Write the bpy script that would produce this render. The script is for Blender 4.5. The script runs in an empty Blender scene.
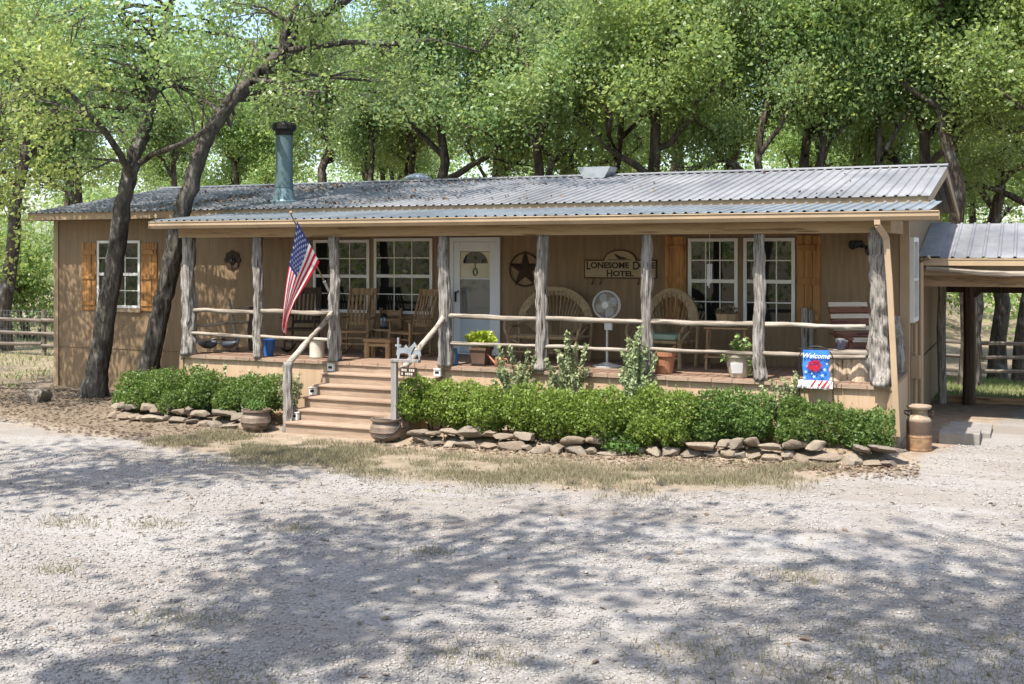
import bpy, math, random
import numpy as np
from mathutils import Vector, noise
C = bpy.context.scene
COL = C.collection
R = math.radians

# ------------------------------------------------------------------ camera, sky, sun, exposure
FPX, VX, HY, CZ = 1150.0, -2050.0, 254.0, 2.765
YAW = math.atan(FPX / (512 - VX)); SA, CA = math.sin(YAW), math.cos(YAW)
cam = bpy.data.objects.new('camera', bpy.data.cameras.new('camera')); COL.objects.link(cam)
cam.location = (0, 0, CZ); cam.rotation_euler = (R(90), 0, YAW)
cam.data.sensor_width = 36; cam.data.lens = FPX * 36 / 1024; cam.data.shift_y = -(342 - HY) / 1024
cam.data.clip_end = 2000
C.camera = cam
SUN_EL, SUN_AZ = R(62), R(-12)          # azimuth measured from -Y, negative = towards -X
sd = Vector((math.sin(SUN_AZ) * math.cos(SUN_EL), -math.cos(SUN_AZ) * math.cos(SUN_EL), math.sin(SUN_EL)))
W = bpy.data.worlds.new('World'); C.world = W; W.use_nodes = True
nt = W.node_tree; nt.nodes.clear()
sky = nt.nodes.new('ShaderNodeTexSky'); sky.sky_type = 'NISHITA'; sky.sun_disc = False
sky.sun_elevation = SUN_EL; sky.sun_rotation = math.atan2(sd.x, sd.y); sky.air_density = 1.0; sky.dust_density = 2.0
bg = nt.nodes.new('ShaderNodeBackground'); bg.inputs[1].default_value = 0.15
wo = nt.nodes.new('ShaderNodeOutputWorld'); nt.links.new(sky.outputs[0], bg.inputs[0]); nt.links.new(bg.outputs[0], wo.inputs[0])
sun = bpy.data.objects.new('sun', bpy.data.lights.new('sun', 'SUN')); COL.objects.link(sun)
sun.data.energy = 4.0; sun.data.angle = R(0.5); sun.data.color = (1, 0.95, 0.88)
sun.rotation_euler = sd.to_track_quat('Z', 'Y').to_euler(); sun.location = (0, -5, 30)
C.view_settings.view_transform = 'Standard'; C.view_settings.look = 'None'
C.view_settings.gamma = 1; C.view_settings.exposure = 1.27; C.view_settings.use_curve_mapping = False
C.cycles.max_bounces = 8; C.cycles.transparent_max_bounces = 8; C.cycles.caustics_reflective = False; C.cycles.caustics_refractive = False

# ------------------------------------------------------------------ helpers
def at(px, py, Y):
    "world point seen at a pixel on the plane y = Y"
    u = (px - 512) / FPX; t = Y / (CA + SA * u)
    return Vector((t * (-SA + CA * u), Y, CZ - (py - HY) / FPX * t))
def sm(a, b, x):
    t = min(1, max(0, (x - a) / (b - a))); return t * t * (3 - 2 * t)
def gz(x, y):
    "height of the ground"
    z = 0.10 * sm(-7, -1.5, x) * (1 - sm(17, 22, y))
    z += -0.075 * max(0, min(y, 42) - 23.2) * sm(-7, -2.5, x)
    if 14 < y < 17:
        z += .13 * sm(14.50 + (x+8.25)*.075, 14.95 + (x+8.25)*.075, y) * (1 - sm(16.0, 16.3, y)) * sm(-8.5, -8.1, x) * (1 - sm(-1.75, -1.3, x))
        z += .10 * sm(14.8, 15.1, y) * (1 - sm(16.0, 16.3, y)) * sm(-14.5, -14.1, x) * (1 - sm(-11.3, -10.8, x))
    z += 0.02 * noise.noise((x * .35, y * .35, 3.1)) + 0.008 * noise.noise((x * 1.3, y * 1.3, 7.7))
    return z

class MB:
    def __init__(s): s.v, s.f, s.m = [], [], []
    def add(s, vs, fs, mi=0):
        o = len(s.v); s.v += [tuple(p) for p in vs]; s.f += [tuple(i + o for i in f) for f in fs]; s.m += [mi] * len(fs)
        return s
    def box(s, a, b, mi=0):
        x0, x1 = sorted((a[0], b[0])); y0, y1 = sorted((a[1], b[1])); z0, z1 = sorted((a[2], b[2]))
        vs = [(x0,y0,z0),(x1,y0,z0),(x1,y1,z0),(x0,y1,z0),(x0,y0,z1),(x1,y0,z1),(x1,y1,z1),(x0,y1,z1)]
        return s.add(vs, [(0,3,2,1),(4,5,6,7),(0,1,5,4),(1,2,6,5),(2,3,7,6),(3,0,4,7)], mi)
    def bar(s, p, q, w, h, up=(0,0,1), mi=0):
        "rectangular bar from p to q"
        p, q = Vector(p), Vector(q); d = (q - p).normalized(); u = Vector(up)
        if abs(d.dot(u)) > .98: u = Vector((0, 1, 0))
        x = d.cross(u).normalized() * w / 2; y = x.normalized().cross(d) * h / 2
        vs = [p-x-y, p+x-y, p+x+y, p-x+y, q-x-y, q+x-y, q+x+y, q-x+y]
        return s.add(vs, [(0,3,2,1),(4,5,6,7),(0,1,5,4),(1,2,6,5),(2,3,7,6),(3,0,4,7)], mi)
    def tube(s, pts, rs, n=8, jit=0, seed=0, cap=True, mi=0, flat=1, jf=3.0, groove=0):
        pts = [Vector(p) for p in pts]; k = len(pts)
        if not hasattr(rs, '__len__'): rs = [rs] * k
        o = len(s.v); ref = Vector((.31, .17, .93))
        for i in range(k):
            d = (pts[min(i+1, k-1)] - pts[max(i-1, 0)]).normalized()
            rf = ref if abs(d.dot(ref)) < .9 else Vector((1, .1, 0))
            x = d.cross(rf).normalized(); y = d.cross(x)
            for j in range(n):
                a = 2 * math.pi * j / n; r = rs[i]
                if jit: r *= 1 + jit * noise.noise((math.cos(a)*1.6 + seed*7.3, math.sin(a)*1.6, i * jf / 10 + seed))
                if groove: r *= 1 + groove*(noise.noise((math.cos(a)*4.2 + seed, math.sin(a)*4.2, i*.09 + seed*2)) + .6*noise.noise((math.cos(a)*8 + seed, math.sin(a)*8, i*.16)))
                s.v.append(tuple(pts[i] + x * math.cos(a) * r + y * math.sin(a) * r * flat))
        for i in range(k - 1):
            for j in range(n):
                a, b = o + i*n + j, o + i*n + (j+1) % n
                s.f.append((a, b, b + n, a + n)); s.m.append(mi)
        if cap:
            s.f.append(tuple(o + j for j in range(n))[::-1]); s.f.append(tuple(o + (k-1)*n + j for j in range(n))); s.m += [mi, mi]
        return s
    def lathe(s, prof, c=(0,0,0), n=24, mi=0):
        o = len(s.v); k = len(prof)
        for r, z in prof:
            for j in range(n):
                a = 2*math.pi*j/n; s.v.append((c[0]+r*math.cos(a), c[1]+r*math.sin(a), c[2]+z))
        for i in range(k-1):
            for j in range(n):
                a, b = o+i*n+j, o+i*n+(j+1) % n; s.f.append((a, b, b+n, a+n)); s.m.append(mi)
        s.f.append(tuple(o+j for j in range(n))[::-1]); s.f.append(tuple(o+(k-1)*n+j for j in range(n))); s.m += [mi, mi]
        return s
    def prism(s, poly, origin, ax, ay, az, t, mi=0):
        "extrude a 2-D outline by t along az"
        o, ax, ay, az = Vector(origin), Vector(ax), Vector(ay), Vector(az); n = len(poly)
        vs = [o + ax*p[0] + ay*p[1] for p in poly] + [o + ax*p[0] + ay*p[1] + az*t for p in poly]
        fs = [tuple(range(n))[::-1], tuple(range(n, 2*n))] + [(i, (i+1) % n, (i+1) % n + n, i+n) for i in range(n)]
        return s.add(vs, fs, mi)
    def xform(s, rz=0, off=(0,0,0), rx=0, pivot=(0,0,0)):
        c, n = math.cos(rz), math.sin(rz); cx, sx = math.cos(rx), math.sin(rx); out = []
        for x, y, z in s.v:
            x, y, z = x-pivot[0], y-pivot[1], z-pivot[2]
            y, z = y*cx - z*sx, y*sx + z*cx
            x, y = x*c - y*n, x*n + y*c
            out.append((x+pivot[0]+off[0], y+pivot[1]+off[1], z+pivot[2]+off[2]))
        s.v = out; return s
    def build(s, name, mats, parent=None, world=False, smooth=False, bevel=0):
        me = bpy.data.meshes.new(name)
        v = s.v
        if world and parent is not None:
            L = ROOTLOC[parent.name]; v = [(x-L[0], y-L[1], z-L[2]) for x, y, z in v]
        me.from_pydata(v, [], s.f); me.update()
        if not isinstance(mats, (list, tuple)): mats = [mats]
        for m in mats: me.materials.append(m)
        if len(mats) > 1: me.polygons.foreach_set('material_index', s.m)
        if smooth:
            me.polygons.foreach_set('use_smooth', [True]*len(me.polygons))
        o = bpy.data.objects.new(name, me); COL.objects.link(o)
        if parent is not None:
            o.parent = parent; ROOTLOC[o.name] = ROOTLOC[parent.name]
        if bevel:
            b = o.modifiers.new('bevel', 'BEVEL'); b.width = bevel; b.segments = 2; b.limit_method = 'ANGLE'
        return o
ROOTLOC = {}
def tag(o, label, cat, group=None, kind=None):
    if label: o['label'] = label
    if cat: o['category'] = cat
    if group: o['group'] = group
    if kind: o['kind'] = kind
    return o
def thing(name, label, cat, loc=(0,0,0), rz=0, group=None):
    o = bpy.data.objects.new(name, None); COL.objects.link(o); o.location = loc; o.rotation_euler = (0, 0, rz)
    o.empty_display_size = .2; ROOTLOC[o.name] = tuple(loc); return tag(o, label, cat, group)
def top(mb, name, mats, label, cat, group=None, kind=None, smooth=False):
    "a one-mesh thing whose origin sits at its base"
    xs = np.array(mb.v); c = (xs[:,0].mean(), xs[:,1].mean(), xs[:,2].min())
    mb.v = [tuple(p) for p in (xs - np.array(c))]
    o = mb.build(name, mats, smooth=smooth); o.location = c; ROOTLOC[o.name] = tuple(c)
    return tag(o, label, cat, group, kind)
def copy_tree(o, loc=None, rz=None, sc=None, label=None, group=None, parent=None):
    c = o.copy(); COL.objects.link(c)
    if parent is not None: c.parent = parent
    if loc is not None: c.location = loc
    if rz is not None: c.rotation_euler = (0, 0, rz)
    if sc is not None: c.scale = sc if hasattr(sc, '__len__') else (sc, sc, sc)
    if label: c['label'] = label
    if group: c['group'] = group
    for ch in list(o.children): copy_tree(ch, parent=c)
    return c

# ------------------------------------------------------------------ materials
class NT:
    def __init__(s, name):
        s.m = bpy.data.materials.new(name); s.m.use_nodes = True; s.t = s.m.node_tree; s.t.nodes.clear()
        s.out = s.n('ShaderNodeOutputMaterial'); s.p = s.n('ShaderNodeBsdfPrincipled'); s.l(s.p.outputs[0], s.out.inputs[0])
        s.co = s.n('ShaderNodeTexCoord')
    def n(s, t, **k):
        x = s.t.nodes.new(t)
        for a, b in k.items(): setattr(x, a, b)
        return x
    def l(s, a, b): s.t.links.new(a, b)
    def noise(s, scale, stretch=(1,1,1), detail=6, rough=.55, off=(0,0,0)):
        mp = s.n('ShaderNodeMapping'); mp.inputs['Scale'].default_value = stretch; mp.inputs['Location'].default_value = off
        s.l(s.co.outputs['Object'], mp.inputs[0]); x = s.n('ShaderNodeTexNoise'); x.inputs['Scale'].default_value = scale
        x.inputs['Detail'].default_value = detail; x.inputs['Roughness'].default_value = rough; s.l(mp.outputs[0], x.inputs[0]); return x.outputs[0]
    def ramp(s, fac, stops):
        r = s.n('ShaderNodeValToRGB'); e = r.color_ramp.elements
        while len(e) < len(stops): e.new(.5)
        for i, (p, c) in enumerate(stops): e[i].position = p; e[i].color = (c[0], c[1], c[2], 1) if hasattr(c, '__len__') else (c, c, c, 1)
        s.l(fac, r.inputs[0]); return r.outputs[0]
    def mix(s, fac, a, b, mode='MIX'):
        x = s.n('ShaderNodeMix', data_type='RGBA', blend_type=mode)
        for sock, v in ((x.inputs[0], fac), (x.inputs[6], a), (x.inputs[7], b)):
            if isinstance(v, (int, float)): sock.default_value = v
            elif isinstance(v, tuple): sock.default_value = (*v, 1)
            else: s.l(v, sock)
        return x.outputs[2]
    def math(s, op, a, b=0.0):
        x = s.n('ShaderNodeMath', operation=op)
        for i, v in enumerate((a, b)):
            if isinstance(v, (int, float)): x.inputs[i].default_value = v
            else: s.l(v, x.inputs[i])
        return x.outputs[0]
    def bump(s, h, strength=.3, dist=.02, prev=None):
        b = s.n('ShaderNodeBump'); b.inputs['Strength'].default_value = strength; b.inputs['Distance'].default_value = dist
        s.l(h, b.inputs['Height'])
        if prev is not None: s.l(prev, b.inputs['Normal'])
        s.l(b.outputs[0], s.p.inputs['Normal']); return b.outputs[0]
    def fin(s, col=None, rough=.8, metal=0, spec=.3):
        if col is not None:
            if isinstance(col, tuple): s.p.inputs['Base Color'].default_value = (*col, 1)
            else: s.l(col, s.p.inputs['Base Color'])
        if isinstance(rough, (int, float)): s.p.inputs['Roughness'].default_value = rough
        else: s.l(rough, s.p.inputs['Roughness'])
        s.p.inputs['Metallic'].default_value = metal; s.p.inputs['Specular IOR Level'].default_value = spec
        return s.m
def M(name, a, b=None, scale=4, rough=.8, bump=.2, stretch=(1,1,1), metal=0, spec=.3, bs=None, lo=.3, hi=.7, dirt=0):
    t = NT(name); b = b or tuple(x*.8 for x in a)
    col = t.ramp(t.noise(scale, stretch), [(lo, b), (hi, a)])
    if dirt: col = t.mix(t.math('MULTIPLY', t.ramp(t.noise(1.3, (1,1,.4), off=(3,1,7)), [(.45, 0.), (.75, 1.)]), dirt), col, tuple(x*.55 for x in b))
    if bump: t.bump(t.noise(bs or scale*4, stretch, off=(5,5,5)), bump, .01)
    return t.fin(col, rough, metal, spec)
def wood(name, dark, mid, light, axis='z', rough=.8, bump=.5, f=1.0):
    st = {'z': (9, 9, .7), 'x': (.7, 9, 9), 'y': (9, .7, 9)}[axis]
    t = NT(name); n1 = t.noise(2.6*f, st, 10, .72); n2 = t.noise(1.4*f, tuple(x*.35 for x in st), 4, off=(2,9,4))
    col = t.ramp(n1, [(.3, dark), (.47, mid), (.68, light)])
    col = t.mix(t.ramp(n2, [(.4, 0.), (.7, .45)]), col, dark); col = t.mix(t.ramp(t.noise(3.5*f, tuple(x*.8 for x in st), 3, .5, off=(6,2,8)), [(.60, 0.), (.66, .85)]), col, tuple(x*.6 for x in dark))
    t.bump(n1, bump, .02); return t.fin(col, rough, 0, .2)
def leafmat(name, cols, tr=.35, rough=.45, tcol=None, spec=.4):
    t = NT(name); g = t.n('ShaderNodeNewGeometry'); oi = t.n('ShaderNodeObjectInfo')
    k = len(cols); c = t.ramp(g.outputs['Random Per Island'], [(i/(k-1), cols[i]) for i in range(k)])
    big = t.noise(.55, detail=3); c = t.mix(t.ramp(big, [(.35, 0.), (.65, .75)]), c, cols[-1])
    hs = t.n('ShaderNodeHueSaturation'); t.l(c, hs.inputs['Color'])
    t.l(t.math('ADD', t.math('MULTIPLY', oi.outputs['Random'], .035), .482), hs.inputs['Hue'])
    t.l(t.math('ADD', t.math('MULTIPLY', oi.outputs['Random'], .25), .88), hs.inputs['Value'])
    c = hs.outputs[0]
    t.fin(c, rough, 0, spec)
    tl = t.n('ShaderNodeBsdfTranslucent')
    t.l(t.mix(.55, c, tcol or (.50, .58, .13)), tl.inputs[0])
    mx = t.n('ShaderNodeMixShader'); mx.inputs[0].default_value = tr; t.l(t.p.outputs[0], mx.inputs[1]); t.l(tl.outputs[0], mx.inputs[2])
    t.l(mx.outputs[0], t.out.inputs[0]); return t.m
def siding(name, axis, a, b, pitch=.305, dirt=.35):
    t = NT(name); sp = t.n('ShaderNodeSeparateXYZ'); t.l(t.co.outputs['Object'], sp.inputs[0])
    fr = t.math('FRACT', t.math('DIVIDE', sp.outputs[axis], pitch)); gr = t.math('LESS_THAN', fr, .018)
    n1 = t.noise(3, (6, 6, .5) , 6); col = t.ramp(n1, [(.3, b), (.7, a)])
    st = t.ramp(t.noise(.8, (1.5, 1.5, .35), 5, off=(7,3,2)), [(.45, 0.), (.8, dirt)]); col = t.mix(st, col, tuple(x*.6 for x in b))
    col = t.mix(gr, col, tuple(x*.93 for x in b))
    nb = t.bump(n1, .25, .008); t.bump(t.math('SUBTRACT', 1., gr), .12, .004, nb); return t.fin(col, .75, 0, .25)

TAN, TAN2 = (.262,.182,.108), (.195,.133,.077)
m_sid = siding('tan_siding_front', 0, TAN, TAN2); m_sidy = siding('tan_siding_side', 1, TAN, TAN2)
m_skirt = siding('tan_skirting', 0, (.50,.36,.235), (.42,.29,.18), .9, .4)
m_skirty = siding('tan_skirting_side', 1, (.50,.36,.235), (.42,.29,.18), .9, .4)
m_trim = M('tan_trim_paint', (.38,.275,.17), (.31,.22,.135), 2, .6, .1, dirt=.4)
m_gutter = M('tan_gutter_paint', (.40,.295,.185), (.33,.24,.15), 2, .5, .05, dirt=.4, spec=.4)
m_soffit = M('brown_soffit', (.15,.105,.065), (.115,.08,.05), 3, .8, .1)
def roofmat(name, a, b, rust):
    t = NT(name); n1 = t.noise(1.2, (1, .5, 1), 7, .6); col = t.ramp(n1, [(.32, b), (.62, a)])
    col = t.mix(t.ramp(t.noise(9, (1, .25, 1), 5, off=(1,7,3)), [(.55, 0.), (.75, .5)]), col, rust)
    col = t.mix(t.ramp(t.noise(.55, (1,.6,1), 8, .7, off=(4,4,4)), [(.48, 0.), (.66, .6)]), col, tuple(x*.6 for x in b)); t.bump(t.noise(14, (1,.3,1), 3), .08, .01); return t.fin(col, t.ramp(n1, [(.3, .5), (.7, .7)]), .12, .4)
m_roof = roofmat('galvanised_roofing', (.235,.238,.243), (.17,.174,.183), (.14,.12,.105))
m_roofblue = roofmat('blue_grey_roofing', (.20,.225,.24), (.14,.162,.178), (.15,.13,.11))
m_roofcar = roofmat('carport_roofing', (.27,.27,.28), (.15,.155,.172), (.15,.13,.11))
m_white = M('white_vinyl', (.68,.665,.62), (.58,.565,.52), 3, .45, .03, spec=.5)
m_door = M('white_door_paint', (.66,.68,.70), (.58,.60,.63), 2, .4, .03, spec=.5)
m_doorblue = M('pale_blue_door_panel', (.44,.51,.58), (.38,.45,.53), 2, .4, .03, spec=.5)
def glassmat(name, base, ior=1.5, rough=.02):
    t = NT(name); t.bump(t.noise(1.1, detail=2), .02, .02); t.fin(base, rough, 0, .5); t.p.inputs['IOR'].default_value = ior; return t.m
m_pane = glassmat('window_glass', (.012,.014,.013)); m_doorpane = glassmat('storm_door_glass', (.14,.15,.15), 1.6)
m_blind = M('cream_blind', (.62,.57,.44), None, 3, .8, .05)
m_shut = wood('orange_cedar', (.17,.075,.024), (.35,.17,.055), (.48,.265,.10), 'z', .5, .2, .5)
m_post = wood('weathered_cedar_post', (.055,.045,.035), (.25,.225,.20), (.50,.47,.43), 'z', .85, 1.0, 1.5)
m_railw = wood('weathered_cedar_rail', (.10,.08,.06), (.28,.24,.195), (.44,.39,.33), 'x', .85, .6, .7)
m_raily = wood('weathered_cedar_handrail', (.10,.08,.06), (.30,.26,.21), (.46,.41,.35), 'y', .85, .6, .7)
m_beam = wood('brown_beam', (.22,.145,.08), (.34,.235,.135), (.42,.30,.18), 'x', .8, .3, .5)
m_step = M('painted_step_boards', (.37,.27,.195), (.24,.165,.115), 8, .75, .5, (.4,5,5), dirt=.65)
def deckmat():
    t = NT('reddish_deck_boards'); sp = t.n('ShaderNodeSeparateXYZ'); t.l(t.co.outputs['Object'], sp.inputs[0])
    q = t.math('DIVIDE', sp.outputs[0], .145); fr = t.math('FRACT', q); gap = t.math('LESS_THAN', fr, .07)
    wn = t.n('ShaderNodeTexWhiteNoise', noise_dimensions='1D'); t.l(t.math('FLOOR', q), wn.inputs['W'])
    col = t.ramp(t.noise(3, (8, .6, 8)), [(.3, (.19,.12,.08)), (.7, (.31,.20,.14))])
    col = t.mix(t.math('MULTIPLY', wn.outputs[0], .5), col, (.25,.18,.13)); col = t.mix(gap, col, (.03,.02,.015))
    t.bump(t.math('SUBTRACT', 1., gap), .5, .01); return t.fin(col, .7, 0, .3)
m_deck = deckmat()
m_flue = M('teal_painted_flue', (.125,.185,.205), (.085,.135,.15), 3, .45, .1, metal=.3, dirt=.4, spec=.5)
m_black = M('black_iron', (.035,.033,.032), (.02,.02,.02), 8, .5, .2, metal=.5)
m_rust = M('rusty_brown_metal', (.075,.047,.030), (.04,.026,.018), 9, .7, .3, metal=.4)
m_greymetal = M('grey_galvanised_metal', (.42,.44,.46), (.30,.32,.34), 7, .45, .1, metal=.6)
m_iron = M('weathered_cauldron_iron', (.27,.205,.155), (.13,.095,.07), 5, .6, .4, metal=.3, dirt=.5)
m_darkwood = wood('dark_stained_wood', (.025,.015,.01), (.06,.038,.024), (.11,.07,.045), 'z', .6, .3)
m_woodbr = wood('oiled_brown_wood', (.12,.07,.035), (.30,.19,.10), (.42,.29,.165), 'z', .6, .3, .8)
m_woodbx = wood('oiled_brown_wood_cross', (.12,.07,.035), (.30,.19,.10), (.42,.29,.165), 'x', .6, .3, .8)
m_cane = M('tan_woven_cane', (.40,.30,.18), (.22,.155,.085), 24, .7, .6, (1,1,1))
m_twig = wood('bent_willow_twigs', (.13,.085,.045), (.30,.215,.125), (.44,.34,.21), 'z', .7, .3)
m_terra = M('terracotta', (.42,.20,.11), (.32,.145,.08), 5, .75, .15, dirt=.35)
m_cream = M('cream_ceramic', (.62,.58,.50), (.50,.46,.385), 4, .4, .1, dirt=.35, spec=.5)
m_darkpot = M('dark_brown_pot', (.14,.09,.07), (.09,.055,.04), 5, .5, .1)
m_soil = M('dark_potting_soil', (.05,.035,.025), (.03,.02,.015), 20, .95, .5)
m_bluep = M('blue_plastic', (.03,.14,.42), (.02,.10,.32), 4, .35, .02, spec=.5)
def cloth(name, c, k):
    t = NT(name); t.fin(c, .7, 0, .2); tl = t.n('ShaderNodeBsdfTranslucent'); tl.inputs[0].default_value = (*[min(1, x*1.2) for x in c], 1); mx = t.n('ShaderNodeMixShader'); mx.inputs[0].default_value = k
    t.l(t.p.outputs[0], mx.inputs[1]); t.l(tl.outputs[0], mx.inputs[2]); t.l(mx.outputs[0], t.out.inputs[0]); return t.m
m_red, m_wht, m_navy = cloth('red_fabric', (.55,.03,.055), .4), cloth('white_fabric', (.80,.79,.79), .4), cloth('navy_fabric', (.035,.055,.19), .3)
m_bluef = M('bright_blue_fabric', (.045,.19,.58), (.02,.11,.42), 7, .7, .05)
m_green = M('faded_green_cushion', (.26,.33,.25), (.20,.26,.20), 8, .9, .2)
m_sign = M('cream_sign_board', (.37,.29,.18), (.29,.22,.135), 4, .7, .1); m_ink = M('dark_sign_paint', (.035,.025,.018), None, 4, .7, .02)
m_conc = M('pale_concrete', (.30,.28,.25), (.22,.20,.175), 6, .9, .5, dirt=.6)
m_bark = None
def barkmat(name, a, b, c):
    t = NT(name); n1 = t.noise(5, (1,1,.28), 8, .68); v = t.n('ShaderNodeTexVoronoi'); v.inputs['Scale'].default_value = 14
    mp = t.n('ShaderNodeMapping'); mp.inputs['Scale'].default_value = (1,1,.22); t.l(t.co.outputs['Object'], mp.inputs[0]); t.l(mp.outputs[0], v.inputs[0])
    col = t.ramp(n1, [(.32, a), (.5, b), (.72, c)])
    col = t.mix(t.ramp(t.noise(2.2, off=(3,3,3)), [(.55, 0.), (.72, .6)]), col, (.27,.27,.235))
    t.bump(t.math('ADD', v.outputs[0], t.math('MULTIPLY', n1, .8)), .9, .05); return t.fin(col, .9, 0, .15)
m_bark = barkmat('oak_bark', (.022,.019,.016), (.075,.066,.056), (.17,.15,.13))
m_barkfar = barkmat('oak_bark_far', (.028,.022,.017), (.075,.060,.046), (.14,.115,.092))
m_leaf = leafmat('oak_leaves', [(.10,.18,.05), (.17,.27,.085), (.26,.35,.14), (.36,.42,.20), (.15,.26,.12)], .5, .38)
m_leafy = leafmat('oak_leaves_yellow_green', [(.15,.22,.05), (.24,.32,.085), (.34,.40,.13), (.42,.42,.17), (.20,.29,.09)], .5, .38)
m_leaffar = leafmat('oak_leaves_far', [(.12,.21,.055), (.21,.31,.09), (.34,.42,.16), (.17,.28,.10)], .52, .38)
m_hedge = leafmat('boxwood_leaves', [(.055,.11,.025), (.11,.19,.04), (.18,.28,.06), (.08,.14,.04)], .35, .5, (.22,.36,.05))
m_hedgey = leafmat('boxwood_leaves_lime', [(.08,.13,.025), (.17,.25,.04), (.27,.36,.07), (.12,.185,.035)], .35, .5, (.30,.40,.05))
m_sage = leafmat('silver_sage_leaves', [(.22,.26,.12), (.32,.36,.18), (.43,.46,.27), (.27,.31,.15)], .3, .6, (.3,.36,.2))
m_lime = leafmat('lime_leaves', [(.25,.40,.03), (.36,.50,.05), (.45,.58,.08), (.30,.46,.05)], .35, .4, (.45,.5,.05))
m_drygrass = leafmat('dry_grass_blades', [(.22,.19,.12), (.30,.26,.17), (.16,.17,.085), (.25,.225,.14)], .2, .7, (.3,.28,.12), .1)
m_litter = leafmat('dry_leaf_litter', [(.14,.10,.066), (.22,.165,.115), (.30,.24,.175), (.10,.072,.05)], .1, .7, (.3,.2,.1), .1)
def stonemat(name, cols, r=1):
    t = NT(name); oi = t.n('ShaderNodeObjectInfo'); c = t.ramp(oi.outputs['Random'], [(i/(len(cols)-1), cols[i]) for i in range(len(cols))])
    n1 = t.noise(7, (1,1,2.5), 8, .65); c = t.mix(t.ramp(n1, [(.35, .65), (.65, 0.)]), c, (.11,.09,.07))
    c = t.mix(t.ramp(t.noise(3, off=(9,2,1)), [(.58, 0.), (.72, .5)]), c, (.42,.40,.35))
    t.bump(n1, .7, .03); return t.fin(c, .9, 0, .2)
m_stone = stonemat('fieldstone', [(.25,.195,.14), (.34,.27,.195), (.21,.175,.14), (.38,.32,.24), (.28,.22,.16)])
def pebmat():
    t = NT('limestone_gravel'); g = t.n('ShaderNodeNewGeometry')
    c = t.ramp(g.outputs['Random Per Island'], [(0, (.18,.166,.150)), (.3, (.24,.223,.203)), (.6, (.285,.266,.244)), (.9, (.34,.32,.296)), (1., (.21,.185,.157))])
    return t.fin(c, .9, 0, .2)
m_peb = pebmat()
# ------------------------------------------------------------------ ground sheet with gravel drive, dirt and dry grass
def drive_edge(x):
    pts = [(-40, 15.5), (-20, 15.0), (-16, 14.3), (-12.2, 13.2), (-8, 12.55), (-4, 12.6), (-2.6, 13.4), (-1.5, 14.7), (-.9, 17.5), (0, 23), (60, 24)]
    for (a, b), (c, d) in zip(pts, pts[1:]):
        if x <= c: return b + (d - b) * (x - a) / (c - a)
    return 24
def axis(a, b, step, far):
    l = [far[0]]; v = far[0]
    core = list(np.arange(a, b, step)); lo = [a - 2**k for k in range(9, -1, -1) if a - 2**k > far[0]]; hi = [b + 2**k for k in range(0, 10) if b + 2**k < far[1]]
    return [far[0]] + lo + core + hi + [far[1]]
xs = axis(-30, 12, .2, (-700, 700)); ys = axis(-6, 36, .2, (-700, 900))
gv = [(x, y, gz(x, y)) for y in ys for x in xs]; nx = len(xs)
gf = [(j*nx+i, j*nx+i+1, (j+1)*nx+i+1, (j+1)*nx+i) for j in range(len(ys)-1) for i in range(nx-1)]
me = bpy.data.meshes.new('ground'); me.from_pydata(gv, [], gf); me.polygons.foreach_set('use_smooth', [True]*len(gf))
def zone_masks(x, y):
    e = drive_edge(x)
    grav = (1 - sm(-.45, .45, y - e + .5*noise.noise((x*.7, y*.9, 1.)) + .3*noise.noise((x*2.3, y*2.3, 6.)))) * sm(-11, -7, y + .8*noise.noise((x*.3, 2., 1.)))
    strip = sm(-.5, .5, y - e + .4*noise.noise((x*1.1, y*1.3, 9.))) * (1 - sm(.9, 1.7, y - e)) * sm(-11.8, -10.5, x) * (1 - sm(-3.2, -1.8, x))
    lawn = sm(23.2, 24.5, y) * sm(-4, -2.5, x) + sm(-19, -20.5, x) * sm(17, 19, y) + sm(25.5, 28, y) + 1 - sm(-11, -7, y)
    litter = (1 - sm(-12.5, -10.8, x)) * sm(-.2, .5, y - e) * (1 - sm(17.5, 20, y))
    return grav, min(1, strip + lawn), litter
for nm, k in (('gravel', 0), ('grass', 1), ('litter', 2)):
    at_ = me.attributes.new(nm, 'FLOAT', 'POINT'); at_.data.foreach_set('value', [zone_masks(v[0], v[1])[k] for v in gv])
t = NT('ground_surface')
def attr(n):
    a = t.n('ShaderNodeAttribute'); a.attribute_name = n; return a.outputs['Fac']
vor = t.n('ShaderNodeTexVoronoi'); vor.inputs['Scale'].default_value = 46; t.l(t.co.outputs['Object'], vor.inputs[0])
vor2 = t.n('ShaderNodeTexVoronoi'); vor2.inputs['Scale'].default_value = 75; t.l(t.co.outputs['Object'], vor2.inputs[0])
bw = t.n('ShaderNodeRGBToBW'); t.l(vor.outputs['Color'], bw.inputs[0])
peb = t.ramp(bw.outputs[0], [(.1, (.165,.151,.136)), (.45, (.235,.217,.196)), (.8, (.30,.28,.256)), (1., (.36,.34,.312))])
bw2 = t.n('ShaderNodeRGBToBW'); t.l(vor2.outputs['Color'], bw2.inputs[0])
peb = t.mix(.4, peb, t.ramp(bw2.outputs[0], [(.1, (.15,.138,.128)), (.9, (.36,.34,.32))]))
fine = t.noise(1.0, detail=8, rough=.7); mid = t.noise(4, detail=8, rough=.7, off=(3,1,0))
peb = t.mix(t.ramp(fine, [(.46, 0.), (.68, .55)]), peb, (.20,.168,.135))
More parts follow.
